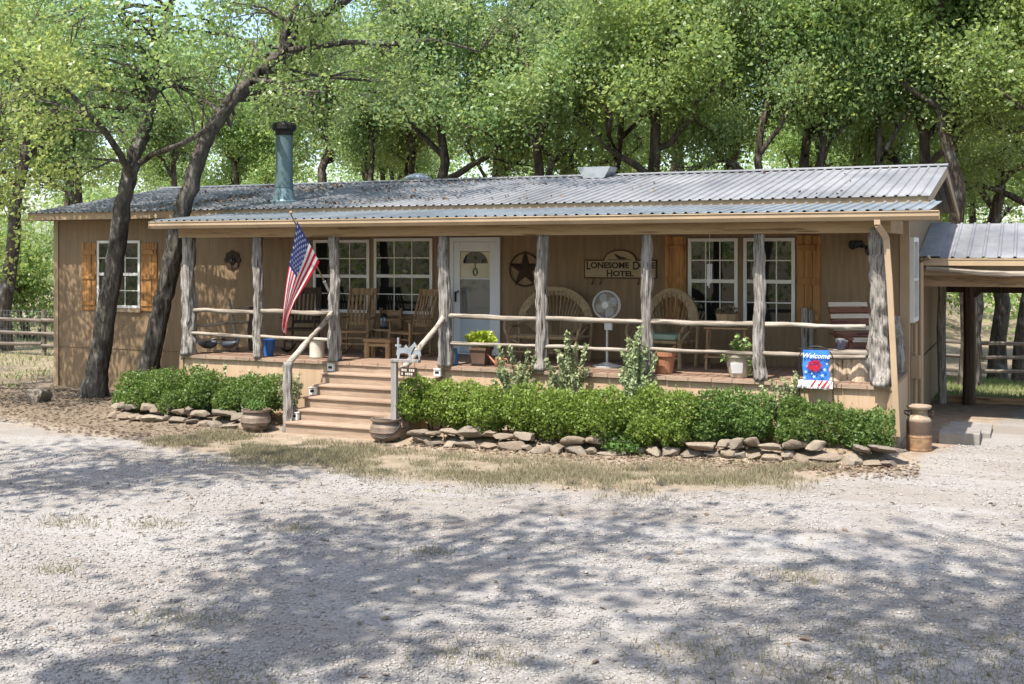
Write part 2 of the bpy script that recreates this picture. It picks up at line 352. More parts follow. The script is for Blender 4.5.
peb = t.mix(t.ramp(t.noise(.45, detail=5, off=(8,2,1)), [(.5, 0.), (.7, .35)]), peb, (.33,.308,.285)); peb = t.mix(t.ramp(t.noise(.8, (.3,1.3,1), 7, .68, off=(2,6,1)), [(.46, 0.), (.60, .8)]), peb, (.215,.188,.16)); peb = t.mix(t.ramp(t.noise(.9, (.25,1.1,1), 7, .68, off=(12,3,1)), [(.52, 0.), (.68, .55)]), peb, (.325,.312,.30))
dirt = t.ramp(mid, [(.3, (.17,.125,.085)), (.5, (.25,.195,.14)), (.72, (.32,.265,.205))])
grs = t.ramp(t.noise(9, detail=8, rough=.75, off=(1,1,5)), [(.3, (.10,.09,.055)), (.5, (.175,.15,.10)), (.7, (.24,.205,.145))])
lit = t.ramp(t.noise(16, detail=8, rough=.75, off=(4,1,5)), [(.3, (.08,.06,.043)), (.5, (.16,.126,.09)), (.7, (.26,.215,.16))])
gm = t.math('SMOOTH_MIN', 1., t.math('MULTIPLY', attr('grass'), t.ramp(mid, [(.3, .55), (.6, 1.2)])))
col = t.mix(attr('gravel'), dirt, peb); gpatch = t.ramp(t.noise(2.6, (1,1.5,1), 8, .7, off=(7,7,3)), [(.42, .12), (.58, .9)]); col = t.mix(t.math('MULTIPLY', attr('grass'), gpatch), col, grs); col = t.mix(attr('litter'), col, lit)
patch = t.ramp(t.noise(1.15, detail=6, rough=.65, off=(31,5,0)), [(.64, 0.), (.72, .75)])
col = t.mix(patch, col, (.27,.235,.14))
nb = t.bump(t.math('MULTIPLY', t.math('SUBTRACT', 1., vor.outputs[0]), attr('gravel')), .55, .02); nb = t.bump(mid, .4, .05, nb)
t.fin(col, .95, 0, .1)
me.materials.append(t.m); ground = bpy.data.objects.new('ground', me); COL.objects.link(ground); ground['kind'] = 'structure'; ground['label'] = 'pale gravel drive with dirt and dry grass along its edge'; ground['category'] = 'ground'

# loose gravel, grass blades and leaf litter: masses nobody could count
rng = np.random.default_rng(5); rnd = random.Random(8)
def mass(name, V, F, mat, label, cat):
    me = bpy.data.meshes.new(name); V = np.asarray(V, np.float32).reshape(-1, 3); F = np.asarray(F, np.int32)
    k = F.shape[1]; me.vertices.add(len(V)); me.vertices.foreach_set('co', V.ravel()); me.loops.add(F.size); me.loops.foreach_set('vertex_index', F.ravel())
    me.polygons.add(len(F)); me.polygons.foreach_set('loop_start', np.arange(len(F), dtype=np.int32)*k); me.update(calc_edges=True); me.materials.append(mat)
    o = bpy.data.objects.new(name, me); COL.objects.link(o); return tag(o, label, cat, kind='stuff') if label else o
OCT_F = np.array([(0,2,4),(2,1,4),(1,3,4),(3,0,4),(2,0,5),(1,2,5),(3,1,5),(0,3,5)])
def pebbles(n):
    V, F, k = [], [], 0
    while k < n:
        dd = 5.6 + 10.5 * rnd.random()**1.7; u = rnd.uniform(-.56, .56)
        x, y = dd*(-SA + CA*u), dd*(CA + SA*u)
        e = drive_edge(x)
        if y > e + .25 - .8*rnd.random(): continue
        if noise.noise((x*.8, y*.8, 4.4)) < -.12 and rnd.random() < .6: continue
        r = rnd.choice((.005,.006,.007,.008,.009,.011,.013,.017)) * rnd.uniform(.8, 1.25) * (1 + .02*(dd-6))
        sx, sy, sz = rnd.uniform(.7,1.3), rnd.uniform(.7,1.3), rnd.uniform(.4,.75); a = rnd.uniform(0, 6.28); c, s = math.cos(a)*r, math.sin(a)*r
        z = gz(x, y) + r*.2
        o = [(sx,0,rnd.uniform(-.25,.25)),(-sx,0,rnd.uniform(-.25,.25)),(0,sy,rnd.uniform(-.25,.25)),(0,-sy,rnd.uniform(-.25,.25)),(rnd.uniform(-.35,.35),rnd.uniform(-.35,.35),sz),(0,0,-sz)]
        V += [(x+p[0]*c-p[1]*s, y+p[0]*s+p[1]*c, z+p[2]*r) for p in o]; F.append(OCT_F + k*6); k += 1
    return V, np.concatenate(F)
mass('gravel', *pebbles(70000), m_peb, 'loose pale limestone gravel spread over the drive', 'gravel')
def blades(pts, h0, h1, w):
    V, F = [], []
    for i, (x, y) in enumerate(pts):
        a = rnd.uniform(0, 6.28); h = rnd.uniform(h0, h1); b = rnd.uniform(.2, .9)*h; z = gz(x, y) - .005; a2 = rnd.uniform(0, 6.28)
        V += [(x-math.cos(a)*w, y-math.sin(a)*w, z), (x+math.cos(a)*w, y+math.sin(a)*w, z), (x+math.cos(a2)*b, y+math.sin(a2)*b, z+h)]; F.append((i*3, i*3+1, i*3+2))
    return V, F
gp = []
while len(gp) < 48000:
    x = rnd.uniform(-11.9, -2.2); y = drive_edge(x) + rnd.gauss(.7, .55)
    d = noise.noise((x*1.1, y*1.6, 2.2)) + .5*noise.noise((x*3.1, y*3.7, 8.2))
    if d < rnd.uniform(-.35, .35): continue
    if y > 14.45 and -10.6 < x < -8: continue
    gp.append((x, y))
for cx, cy, r in [(-9.0,8.9,.28),(-8.1,9.2,.2),(-7.7,7.5,.15),(-5.85,6.9,.25),(-4.6,5.9,.3),(-1.6,6.5,.5),(-.7,7.6,.6),(-.4,8.3,.7),(-2.3,5.9,.4),(.3,7.6,.6),(-3.3,6.9,.25),(-1.7,9.6,.2),(-1.2,7.0,.6),(-1.9,7.6,.3),(-5.0,9.3,.12),(-6.7,9.6,.15)]:
    for _ in range(int(1100*r)): gp.append((rnd.gauss(cx, r), rnd.gauss(cy, r*.6)))
mass('dry_grass', *blades(gp, .02, .085, .0045), m_drygrass, 'dry straw and green grass tufts between gravel and stone borders', 'grass')
gp = []
while len(gp) < 30000:
    if rnd.random() < .6: x, y = rnd.uniform(-3.6, 4), rnd.uniform(23.4, 40)
    else: x, y = rnd.uniform(-34, -19.3), rnd.uniform(17, 34)
    if noise.noise((x*.8, y*.8, 2.2)) < rnd.uniform(-.5, .2): continue
    gp.append((x, y))
mass('lawn_grass', *blades(gp, .05, .16, .012), leafmat('lawn_grass_blades', [(.10,.14,.04),(.17,.20,.07),(.26,.25,.12),(.13,.17,.05)], .25, .7), 'rough shaded lawn grass growing beyond the house ends', 'grass')
V, F = [], []
k = 0
while k < 7500:
    q = rnd.random()
    if rnd.random() < .1 and q > .85: continue
    if q < .68: x, y = rnd.uniform(-19.5, -10.9), rnd.uniform(13.2, 17.9)
    elif q < .96: x, y = rnd.uniform(-8.2, -1.2), rnd.gauss(14.75, .3)
    else: x, y = rnd.uniform(-12, 1), rnd.uniform(6, 14)
    if y < drive_edge(x) - .3 and q < .68: continue
    a = rnd.uniform(0, 6.28); l = rnd.uniform(.02, .05); w = l*rnd.uniform(.35, .6); c, s = math.cos(a), math.sin(a); z = gz(x, y) + .006; dz = rnd.uniform(0, .025)
    V += [(x-l*c, y-l*s, z), (x-w*s, y+w*c, z+dz), (x+l*c, y+l*s, z+rnd.uniform(0,.02)), (x+w*s, y-w*c, z+rnd.uniform(0,.02))]; F.append((k*4, k*4+1, k*4+2, k*4+3)); k += 1
mass('leaf_litter', V, F, m_litter, 'brown fallen oak leaves lying under the leaning trees and along the borders', 'leaf litter')

# ------------------------------------------------------------------ the house
XL, XR, YF, YB = -18.75, -1.65, 18.2, 25.4            # walls
DZ, PL, PR, PY = 1.0, -13.62, XR, 16.1                # porch deck
house = thing('house', 'long tan ranch house with metal roof and a log railed front porch', 'house', (-10.2, 21.8, 0))
def hp(mb, name, mat, parent=None, **k): return mb.build(name, mat, parent or house, world=True, **k)
EZ, RZ, RY, EY0, EY1 = 3.62, 4.33, 21.8, 17.72, 25.88
SL = (RZ - EZ) / (RY - EY0)
def roof_z(y): return RZ - SL * abs(y - RY)
w = MB(); w.box((XL, YF, .82), (XR, YF+.12, 3.60)); hp(w, 'wall', m_sid)
w = MB(); w.box((XL, YB-.12, .0), (XR, YB, 3.55)); hp(w, 'wall', m_sid)
for x0, x1 in ((XL, XL+.12), (XR-.12, XR)):
    w = MB(); w.prism([(YF+.121, .0), (YB-.121, .0), (YB-.121, roof_z(YB)-.1), (RY, RZ-.1), (YF+.121, roof_z(YF)-.1)], (x0, 0, 0), (0,1,0), (0,0,1), (1,0,0), .12); hp(w, 'wall', m_sidy)
w = MB(); w.box((XL+.012, YF+.012, -.2), (PL, YF+.12, .812)); hp(w, 'skirting', m_sid)
w = MB(); w.box((XL+.002, YF+.016, .79), (PL, YF+.03, .825)); hp(w, 'seam_strip', m_soffit)
for x in (XL, XR - .1):
    w = MB(); w.box((x - .012, YF-.022, -.1 if x < -5 else .3), (x + .112, YF-.002, 3.5)); hp(w, 'corner_board', m_trim)
w = MB(); w.box((XR+.002, YF+.0, .0), (XR+.022, YF+.1, 3.45)); hp(w, 'corner_board', m_trim)
def corrugated(x0, x1, ya, za, yb, zb, pitch=.163, rib=.06, h=.022, th=.006):
    "ribbed sheet, ribs running from (ya, za) to (yb, zb)"
    prof = []; x = x0
    while x < x1 - .02:
        for dx, dz in ((0, 0), (pitch-rib, 0), (pitch-rib+.016, h), (pitch-.016, h)):
            if x + dx <= x1: prof.append((x+dx, dz))
        x += pitch
    prof.append((x1, 0)); m = MB(); n = len(prof); K = 14
    for k in range(K+1):
        f = k / K
        for px, dz in prof: m.v.append((px, ya+(yb-ya)*f, za+(zb-za)*f+dz+.006*noise.noise((px*.7, f*5, ya))*(1 if 0 < k < K else .4)))
    for k in range(K):
        for i in range(n-1): m.f.append((k*n+i, k*n+i+1, (k+1)*n+i+1, (k+1)*n+i)); m.m.append(0)
    o = len(m.v); m.v += [(p[0], p[1], p[2]-th) for p in m.v]
    for k in range(K):
        for i in range(n-1): m.f.append((o+(k+1)*n+i, o+(k+1)*n+i+1, o+k*n+i+1, o+k*n+i)); m.m.append(0)
    for i in range(n-1): m.f.append((i, o+i, o+i+1, i+1)); m.m.append(0)
    return m
RXL, RXR = -19.02, -1.30
roof = hp(corrugated(RXL, RXR, EY0-.04, EZ-.007, RY, RZ), 'roof', m_roof)
hp(corrugated(RXL, RXR, EY1, EZ-.003, RY, RZ), 'roof', m_roof)
rc = MB(); rc.prism([(-.17, -.022), (0, .012), (.17, -.022), (.17, -.012), (0, .026), (-.17, -.012)], (RXL-.01, RY, RZ+.018), (0,1,0), (0,0,1), (1,0,0), RXR-RXL+.02); hp(rc, 'ridge_cap', m_roof, roof)
w = MB(); w.box((RXL+.03, EY0+.0, EZ-.155), (RXR-.03, EY0+.03, EZ-.012)); hp(w, 'fascia', m_trim)
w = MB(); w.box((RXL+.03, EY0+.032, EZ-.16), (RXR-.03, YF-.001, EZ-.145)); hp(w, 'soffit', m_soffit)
for x0 in (RXL+.01, RXR-.055):
    for ya, yb in ((EY0, RY), (EY1, RY)):
        w = MB(); w.prism([(ya, EZ-.17), (ya, EZ-.008), (yb, RZ-.008), (yb, RZ-.18)], (x0, 0, 0), (0,1,0), (0,0,1), (1,0,0), .04); hp(w, 'rake_board', m_trim)
# porch roof, gutter, beam, ceiling
GY = 15.62
PXL, PXR = -13.95, -1.02
hp(corrugated(PXL, PXR-.13, GY+.02, 3.335, 18.0, 3.545), 'porch_roof', m_roofblue)
w = MB(); w.prism([(0, 0), (-.075, .0), (-.105, .05), (-.105, .095), (-.12, .11), (-.108, .118), (-.09, .1), (-.09, .055), (-.066, .014), (0, .014)], (PXL+.02, GY+.12, 3.205), (0,1,0), (0,0,1), (1,0,0), PXR-PXL-.04)
w.box((PXL+.02, GY+.121, 3.205), (PXR-.02, GY+.135, 3.322)); w.box((PXL+.016, GY+.01, 3.206), (PXL+.02, GY+.12, 3.318)); w.box((PXR-.02, GY+.01, 3.206), (PXR-.016, GY+.12, 3.318)); gutter = hp(w, 'gutter', m_gutter)
w = MB(); w.box((PXL+.03, GY+.14, 3.20), (PXR-.03, GY+.17, 3.33)); hp(w, 'fascia', m_trim)
w = MB(); w.box((PL, PY-.07, 3.05), (PR-.02, PY+.07, 3.26)); hp(w, 'porch_beam', m_beam)
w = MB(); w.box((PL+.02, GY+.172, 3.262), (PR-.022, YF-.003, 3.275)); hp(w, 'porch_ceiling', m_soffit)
w = MB(); w.prism([(PY+.072, 3.06), (YF-.024, 3.06), (YF-.024, 3.258), (PY+.072, 3.258)], (PR-.16, 0, 0), (0,1,0), (0,0,1), (1,0,0), .1); hp(w, 'porch_beam', m_beam)
w = MB(); w.prism([(PY+.072, 3.06), (YF-.024, 3.06), (YF-.024, 3.258), (PY+.072, 3.258)], (PL+.02, 0, 0), (0,1,0), (0,0,1), (1,0,0), .1); hp(w, 'porch_beam', m_beam)
# gable end panel above the porch end (right)
w = MB(); w.prism([(GY+.19, 3.278), (YF-.03, 3.278), (YF-.03, 3.54), (GY+.19, 3.325)], (PR-.02, 0, 0), (0,1,0), (0,0,1), (1,0,0), .02); hp(w, 'end_panel', m_trim)
p0, p1_ = at(876, 222, GY+.06), at(893, 403, PY-.06)
w = MB()
pp = [Vector((-1.80, GY+.06, 3.215)), Vector((-1.80, GY+.06, 3.15)), Vector((-1.71, PY-.22, 2.98)), Vector((-1.67, PY-.2, 2.4)), Vector((-1.58, PY-.10, .35))]
for a, b in zip(pp, pp[1:]): w.bar(a, b, .075, .06, up=(0,1,.1))
hp(w, 'downspout', m_gutter)
# deck, skirting
w = MB(); w.box((PL, PY, DZ-.05), (PR, YF-.001, DZ)); deck = hp(w, 'porch_floor', m_deck)
w = MB()
x = PL
while x < PR:
    x2 = min(x + rnd.uniform(.25, .34), PR); w.box((x+.004, PY-.035-rnd.uniform(0,.008), DZ-.055), (x2-.004, PY-.001, DZ-.002-rnd.uniform(0, .006))); x = x2
hp(w, 'deck_edging', m_step, deck)
w = MB(); w.box((PL, PY+.012, -.1), (PR, PY+.04, DZ-.052)); hp(w, 'skirting', m_skirt)
w = MB(); w.box((PR-.03, PY+.042, -.1), (PR, YF-.025, DZ-.052)); hp(w, 'skirting', m_skirty)
w = MB(); w.box((PL, PY+.042, -.1), (PL+.03, YF-.002, DZ-.052)); hp(w, 'skirting', m_skirty)
w = MB(); w.box((PL-.02, PY-.02, DZ-.5), (PL+.06, PY+.01, DZ-.056)); hp(w, 'corner_board', m_trim)
w = MB(); w.box((PR-.07, PY-.02, -.1), (PR+.01, PY+.01, DZ-.056)); hp(w, 'corner_board', m_trim)
# steps
SX0, SX1 = -10.52, -8.45
w = MB(); sp_ = MB()
for k in range(5):
    zt = DZ - (k+1)*.1667; y1 = PY - k*.255; y0 = y1 - .255
    w.box((SX0, y0-.03, zt-.035), (SX1, y1-.002, zt)); sp_.box((SX0+.02, y0, -.1), (SX1-.02, y0+.02, zt-.036))
    sp_.box((SX0+.02, y0+.021, -.1), (SX0+.05, y1-.003, zt-.036)); sp_.box((SX1-.05, y0+.021, -.1), (SX1-.02, y1-.003, zt-.036))
sp_.box((SX0+.02, PY-.012, DZ-.1667), (SX1-.02, PY+.01, DZ-.056))
steps = hp(w, 'steps', m_step, bevel=.008); hp(sp_, 'risers', M('painted_risers', (.38,.285,.205), (.25,.175,.12), 7, .75, .5, (.35,5,5), dirt=.65), steps)
for px, k in ((SX0+.06, 0), (SX0+.05, 2), (SX0+.06, 4), (SX1-.03, 0)):
    zt = DZ - (k+1)*.1667; y = PY - k*.255
    w = MB(); w.box((px-.06, y-.09, zt+.006), (px+.06, y-.024, zt+.11)); w.box((px-.065, y-.10, zt+.112), (px+.065, y-.02, zt+.128)); o = hp(w, 'step_light', m_white, steps, bevel=.005)
    w = MB(); w.box((px-.035, y-.094, zt+.05), (px+.035, y-.0905, zt+.09)); hp(w, 'step_light_lens', m_black, steps)
# log posts and rails
def log(p, q, r0, r1, seed, mat, name, bend=.03, jit=.35, n=14, ns=16, flare=0, parent=None):
    p, q = Vector(p), Vector(q); pts, rs = [], []
    for i in range(ns+1):
        f = i/ns; e = min(1, f*6, (1-f)*6)
        o = Vector((noise.noise((f*2.2, seed, 1.)), noise.noise((f*2.2, seed, 5.)), 0)) * bend * 2 * e
        if abs((q-p).normalized().z) < .6: o = Vector((0, o.x, o.y))
        pts.append(p.lerp(q, f) + o); rs.append((r0+(r1-r0)*f) * (1 + .10*noise.noise((f*5, seed*3., 2.)) + .07*noise.noise((f*14, seed*5., 3.)) + flare*max(0, 1-f*5)**2))
    m = MB(); m.tube(pts, rs, n, jit, seed, jf=3, groove=.30 if n > 15 else .12); return hp(m, name, mat, parent, smooth=True)
posts = [(-13.46, .115, .105), (-11.97, .085, .075), (-10.45, .09, .075), (-8.38, .105, .07), (-6.76, .09, .08), (-5.07, .085, .072), (-3.42, .08, .07)]
for i, (x, r0, r1) in enumerate(posts):
    log((x, PY+.02, DZ), (x - (.0, .0, .0, .03, -.06, .0, .02)[i], PY+.0, 3.052), r0, r1, i+3.3, m_post, 'porch_post', .02, .30, 40, 44, .25 if i in (3, 4, 6) else .08)
log((-1.80, PY+.04, DZ), (-1.90, PY-.0, 3.12), .135, .09, 17.7, m_post, 'porch_post', .04, .5, 44, 44, .12)
log((-1.80, YF-.25, DZ), (-1.82, YF-.25, 1.85), .10, .085, 21.2, m_post, 'porch_post', .03, .3, 28, 24)
log((-12.95, YF-.9, DZ), (-12.95, YF-.9, 1.78), .09, .085, 22.2, m_darkwood, 'porch_post', .02, .3)
for a, b in zip(posts, posts[1:] + [(-1.98, 0, 0)]):
    if a[0] == -10.45: continue
    for z, r in ((1.78, .038), (1.37, .031)):
        log((a[0]+.02, PY+.01, z+rnd.uniform(-.02,.02)), (b[0]-.02, PY+.01, z+rnd.uniform(-.03,.01)), r, r*.9, rnd.uniform(0, 50), m_railw, 'porch_rail', .009, .3, 10, 20)
for z in (1.25, 1.5, 1.75, 2.0)[:3]: log((-13.42, PY+.1, z), (-12.98, YF-.92, z+.02), .03, .025, z*9, m_raily, 'porch_rail', .015, .2, 8, 10)
log((-10.52, 14.93, 1.06), (-10.44, PY, 1.84), .048, .04, 41, m_raily, 'hand_rail', .02, .25, 10)
log((-8.5, 14.95, 1.04), (-8.38, PY, 1.80), .048, .042, 43, m_raily, 'hand_rail', .02, .25, 10)
log((-10.53, 14.93, -.05), (-10.53, 14.93, 1.08), .085, .06, 44, m_post, 'newel_post', .015, .3, 28, 20)
# windows
def window(x0, x1, z0, z1, cols=3, rows=(2, 2), name='window', split=.5, bl=0):
    f = MB(); y = YF - .035; fw = .055
    f.box((x0, y, z0), (x0+fw, YF-.001, z1)); f.box((x1-fw, y, z0), (x1, YF-.001, z1)); f.box((x0+fw, y, z1-fw), (x1-fw, YF-.001, z1)); f.box((x0+fw, y, z0), (x1-fw, YF-.001, z0+fw))
    zm = z0 + (z1-z0)*split; f.box((x0+fw, y+.004, zm-.03), (x1-fw, YF-.002, zm+.03))
    o = hp(f, name, m_white, bevel=.004)
    g = MB(); g.box((x0+fw-.002, YF-.012, z0+fw-.002), (x1-fw+.002, YF-.003, z1-fw+.002)); hp(g, 'pane', m_pane, o)
    mu = MB(); t_ = .018
    for za, zb, r in ((z0+fw, zm-.03, rows[0]), (zm+.03, z1-fw, rows[1])):
        for i in range(1, cols):
            xc = x0+fw + (x1-x0-2*fw)*i/cols; mu.box((xc-t_/2, YF-.019, za), (xc+t_/2, YF-.0125, zb))
        for i in range(1, r):
            zc = za + (zb-za)*i/r; mu.box((x0+fw, YF-.021, zc-t_/2), (x1-fw, YF-.0128, zc+t_/2))
    hp(mu, 'glazing_bars', m_white, o); return o
A_ = [window(-12.25, -11.03, 1.68, 3.03), window(-10.93, -9.72, 1.68, 3.05), window(-5.03, -4.22, 1.64, 3.02), window(-4.13, -3.32, 1.64, 3.02)]
window(-17.56, -16.42, 1.66, 3.04)
w = MB(); w.box((-17.5, YF-.05, 1.58), (-16.4, YF-.001, 1.655)); hp(w, 'window_sill', m_trim)
def shutter(x0, x1, z0, z1, nb=3):
    f = MB(); wd = (x1-x0)/nb
    for i in range(nb): f.box((x0+i*wd+.003, YF-.024-.003*(i % 2), z0+rnd.uniform(0,.01)), (x0+(i+1)*wd-.003, YF-.0015, z1-rnd.uniform(0,.01)))
    for z in (z0+.16, (z0+z1)/2, z1-.2): f.box((x0+.015, YF-.048, z-.05), (x1-.015, YF-.0285, z+.05))
    hp(f, 'shutter', m_shut, bevel=.004)
shutter(-17.98, -17.585, 1.60, 3.0); shutter(-16.4, -15.98, 1.60, 3.0); shutter(-5.42, -5.06, 1.62, 3.06); shutter(-3.30, -2.93, 1.62, 3.06)
# front door with storm door
x0, x1, z0, z1 = -9.36, -8.38, DZ+.03, 3.06
f = MB(); f.box((x0, YF-.05, z0), (x0+.075, YF-.001, z1)); f.box((x1-.075, YF-.05, z0), (x1, YF-.001, z1)); f.box((x0+.075, YF-.05, z1-.08), (x1-.075, YF-.001, z1)); f.box((x0, YF-.07, DZ+.002), (x1, YF-.001, z0-.001))
door = hp(f, 'front_door', m_door, bevel=.004)
f = MB(); xa, xb = x0+.078, x1-.078; fw = .12
f.box((xa, YF-.04, z0+.004), (xa+fw, YF-.003, z1-.084)); f.box((xb-fw, YF-.04, z0+.004), (xb, YF-.003, z1-.084)); f.box((xa+fw, YF-.04, z1-.25), (xb-fw, YF-.003, z1-.084)); f.box((xa+fw, YF-.04, 2.32), (xb-fw, YF-.01, 2.345))
hp(f, 'storm_door', m_door, door, bevel=.004)
f = MB(); f.box((xa+fw, YF-.038, z0+.006), (xb-fw, YF-.003, 1.62)); hp(f, 'kick_panel', m_doorblue, door)
f = MB(); f.box((xa+fw, YF-.014, 1.622), (xb-fw, YF-.006, 2.319)); hp(f, 'storm_glass', m_doorpane, door)
f = MB(); f.box((xa+fw, YF-.010, 2.346), (xb-fw, YF-.006, 2.80)); hp(f, 'inner_panel', m_blind, door)
cx, rr = (xa+xb)/2, .24; f = MB(); f.prism([(rr*math.cos(a), rr*.9*math.sin(a)) for a in np.linspace(0, math.pi, 20)], (cx, YF-.0115, 2.60), (1,0,0), (0,0,1), (0,-1,0), .004); hp(f, 'fanlight', m_pane, door)
f = MB(); f.tube([(cx+.04*math.cos(a), YF-.02, 2.45+.06*math.sin(a)) for a in np.linspace(0, 6.28, 13)], .012, 6, cap=False); f.tube([(cx, YF-.018, 2.52), (cx, YF-.018, 2.60)], .008, 5); hp(f, 'door_wreath', M('dark_green_wreath', (.05,.10,.03), (.02,.05,.015), 40, .8, .5), door)
f = MB(); f.box((xa+.03, YF-.075, 1.92), (xa+.055, YF-.0405, 2.10)); f.bar((xa+.042, YF-.08, 2.07), (xa+.12, YF-.09, 2.11), .02, .02); hp(f, 'door_handle', m_black, door)
# flue, roof vents, floodlight, conduit, side window
fx, fy = -13.1, 18.45; fz = roof_z(fy)
f = MB(); f.lathe([(.25, -.06), (.25, .03), (.225, .06), (.17, .28), (.17, .30)], (fx, fy, fz), 24); flue = hp(f, 'flue_pipe', m_flue, smooth=False)
f = MB(); f.lathe([(.165, .29), (.165, 1.40)], (fx, fy, fz), 24); f.lathe([(.178, .30), (.178, .33)], (fx, fy, fz), 24); hp(f, 'pipe_section', m_flue, flue, smooth=False)
f = MB(); f.lathe([(.17, 1.30), (.175, 1.38), (.235, 1.42), (.235, 1.50), (.20, 1.54), (.05, 1.58)], (fx, fy, fz), 24); hp(f, 'rain_cap', m_black, flue)
v0 = at(597, 176, 21.5); f = MB(); f.prism([(-.22, 0), (.22, 0), (.3, .14), (.34, .22), (-.34, .22), (-.3, .14)], (v0.x, 21.3, roof_z(21.3)+.02), (1,0,0), (0,0,1), (0,1,0), .45); hp(f, 'roof_vent', m_greymetal)
v0 = at(418, 182, 22.2); f = MB(); f.lathe([(.2, -.1), (.2, .12), (.3, .14), (.3, .18), (.2, .24), (.05, .28)], (v0.x, 22.2, roof_z(22.2)), 20); hp(f, 'roof_vent', m_greymetal, smooth=False)
f = MB(); f.lathe([(.05, 0), (.05, .04)], (-2.30, YF-.05, 2.86), 12); f.tube([(-2.30, YF-.005, 2.90), (-2.30, YF-.12, 2.88), (-2.34, YF-.2, 2.93)], .022, 8); f.tube([(-2.30, YF-.15, 2.93), (-2.42, YF-.32, 2.90)], [.04, .075], 10); f.tube([(-2.22, YF-.13, 2.86), (-2.16, YF-.3, 2.80)], [.04, .07], 10); hp(f, 'floodlight', m_black)
# side wall: window, meter, conduit, door trim
f = MB(); xs_ = XR+.001; yy0, yy1, zz0, zz1 = 18.42, 19.25, 1.72, 3.02
for b in (((yy0, zz0), (yy0+.07, zz1)), ((yy1-.07, zz0), (yy1, zz1)), ((yy0+.07, zz0), (yy1-.07, zz0+.07)), ((yy0+.07, zz1-.07), (yy1-.07, zz1)), ((yy0+.07, 2.35), (yy1-.07, 2.40))): f.box((xs_, b[0][0], b[0][1]), (xs_+.07, b[1][0], b[1][1]))
o = hp(f, 'window', m_white); f = MB(); f.box((xs_, yy0+.07, zz0+.07), (xs_+.012, yy1-.07, zz1-.07)); hp(f, 'pane', m_pane, o)
f = MB(); f.tube([(XR+.06, 18.75, .1), (XR+.06, 18.75, 1.69)], .03, 10); f.box((XR+.005, 18.64, .85), (XR+.13, 18.88, 1.2)); hp(f, 'meter_conduit', m_trim)
f = MB(); f.box((XR+.002, 19.55, 1.0), (XR+.02, YB-.1, 1.03)); hp(f, 'seam_strip', m_soffit)
f = MB(); f.tube([(XR+.07, 19.65, .12), (XR+.07, 19.65, 2.62), (XR+.2, 19.6, 2.72)], .04, 10); hp(f, 'downspout', m_gutter)
f = MB(); f.box((XR+.003, YB-.75, .1), (XR+.02, YB-.05, 2.2)); hp(f, 'side_door', m_darkwood)

# ------------------------------------------------------------------ carport
CX0, CX1, CY0, CYR, CY1 = XR+.02, 6.0, 19.75, 22.6, 25.5
cp = thing('carport', 'open carport with ribbed metal roof on dark posts joined to the house end', 'carport', (2.2, 22.6, 0))
def cpp(mb, name, mat, parent=None, **k): return mb.build(name, mat, parent or cp, world=True, **k)
def rz2(y): return 3.32 - (abs(y - CYR)) * .215
cpp(corrugated(CX0+.32, CX1, CY0, rz2(CY0), CYR, rz2(CYR), .23, .06, .022), 'roof', m_roofcar); cpp(corrugated(CX0, CX1, CY1, rz2(CY1), CYR, rz2(CYR), .23, .06, .022), 'roof', m_roofcar)
f = MB(); f.add([(CX0, CY0-.03, rz2(CY0)+.03), (CX0+.34, CY0-.03, rz2(CY0)+.03), (CX0+.34, CYR, rz2(CYR)+.03), (CX0, CYR, rz2(CYR)+.03), (CX0, CY0-.03, rz2(CY0)+.022), (CX0+.34, CY0-.03, rz2(CY0)+.022), (CX0+.34, CYR, rz2(CYR)+.022), (CX0, CYR, rz2(CYR)+.022)], [(0,1,2,3), (7,6,5,4), (0,4,5,1), (1,5,6,2), (2,6,7,3), (3,7,4,0)]); cpp(f, 'flashing', m_greymetal)
f = MB(); f.box((CX0+.05, CY0-.09, 2.58), (CX1, CY0+.03, 2.685)); f.box((CX0+.05, CY0-.10, 2.675), (CX1, CY0-.091, 2.695)); cpp(f, 'gutter', m_gutter)
f = MB(); f.box((CX0+.01, CY0+.04, 2.42), (CX1, CY0+.07, 2.66)); cpp(f, 'fascia', m_trim)
f = MB(); f.box((CX0+.01, CY0+.10, 2.24), (CX1, CY0+.22, 2.43)); cpp(f, 'beam', m_woodbx)
pts = [(CX0+.12 + i*.4, CY0-.02, 2.50 + .05*math.sin(i*.75+2.2)) for i in range(14)]
f = MB(); f.tube(pts, .05, 8, .2, 3, flat=1.); cpp(f, 'drip_log', m_railw)
f = MB(); f.box((CX0+.01, CY1-.35, 1.98), (CX1, CY1-.17, 2.3)); cpp(f, 'beam', m_darkwood)
f = MB(); f.box((CX0+.01, CYR-.1, 2.85), (CX1, CYR+.1, 3.1)); cpp(f, 'ridge_beam', m_darkwood)
for x in (-1.0, 2.4, 5.6):
    f = MB(); f.tube([(x, CYR+.1, gz(x, CYR)-.1), (x+.02, CYR+.1, 1.2), (x, CYR+.1, 2.86)], [.115, .11, .11], 10, .2, x); po = cpp(f, 'post', m_darkwood)
    f = MB(); f.bar((x+.1, CYR+.1, 2.0), (x+.95, CYR+.1, 2.84), .09, .09); cpp(f, 'brace', m_darkwood, po)
f = MB(); f.tube([(XR+.2, CYR+.1, gz(XR+.2, CYR)-.1), (XR+.17, CYR+.1, 1.4), (XR+.22, CYR+.1, 2.85)], [.07, .08, .06], 10, .4, 2); cpp(f, 'post', m_post)
for x in (2.4, 5.7):
    f = MB(); f.tube([(x, CY0+.16, gz(x, CY0)-.1), (x, CY0+.16, 2.24)], .1, 10, .2, x+3); cpp(f, 'post', m_darkwood)
for y in (20.3, 21.2, 23.8, 24.8):
    f = MB(); f.bar((CX0+.03, y, rz2(y)-.07), (CX1, y, rz2(y)-.07), .05, .1); cpp(f, 'purlin', m_darkwood)
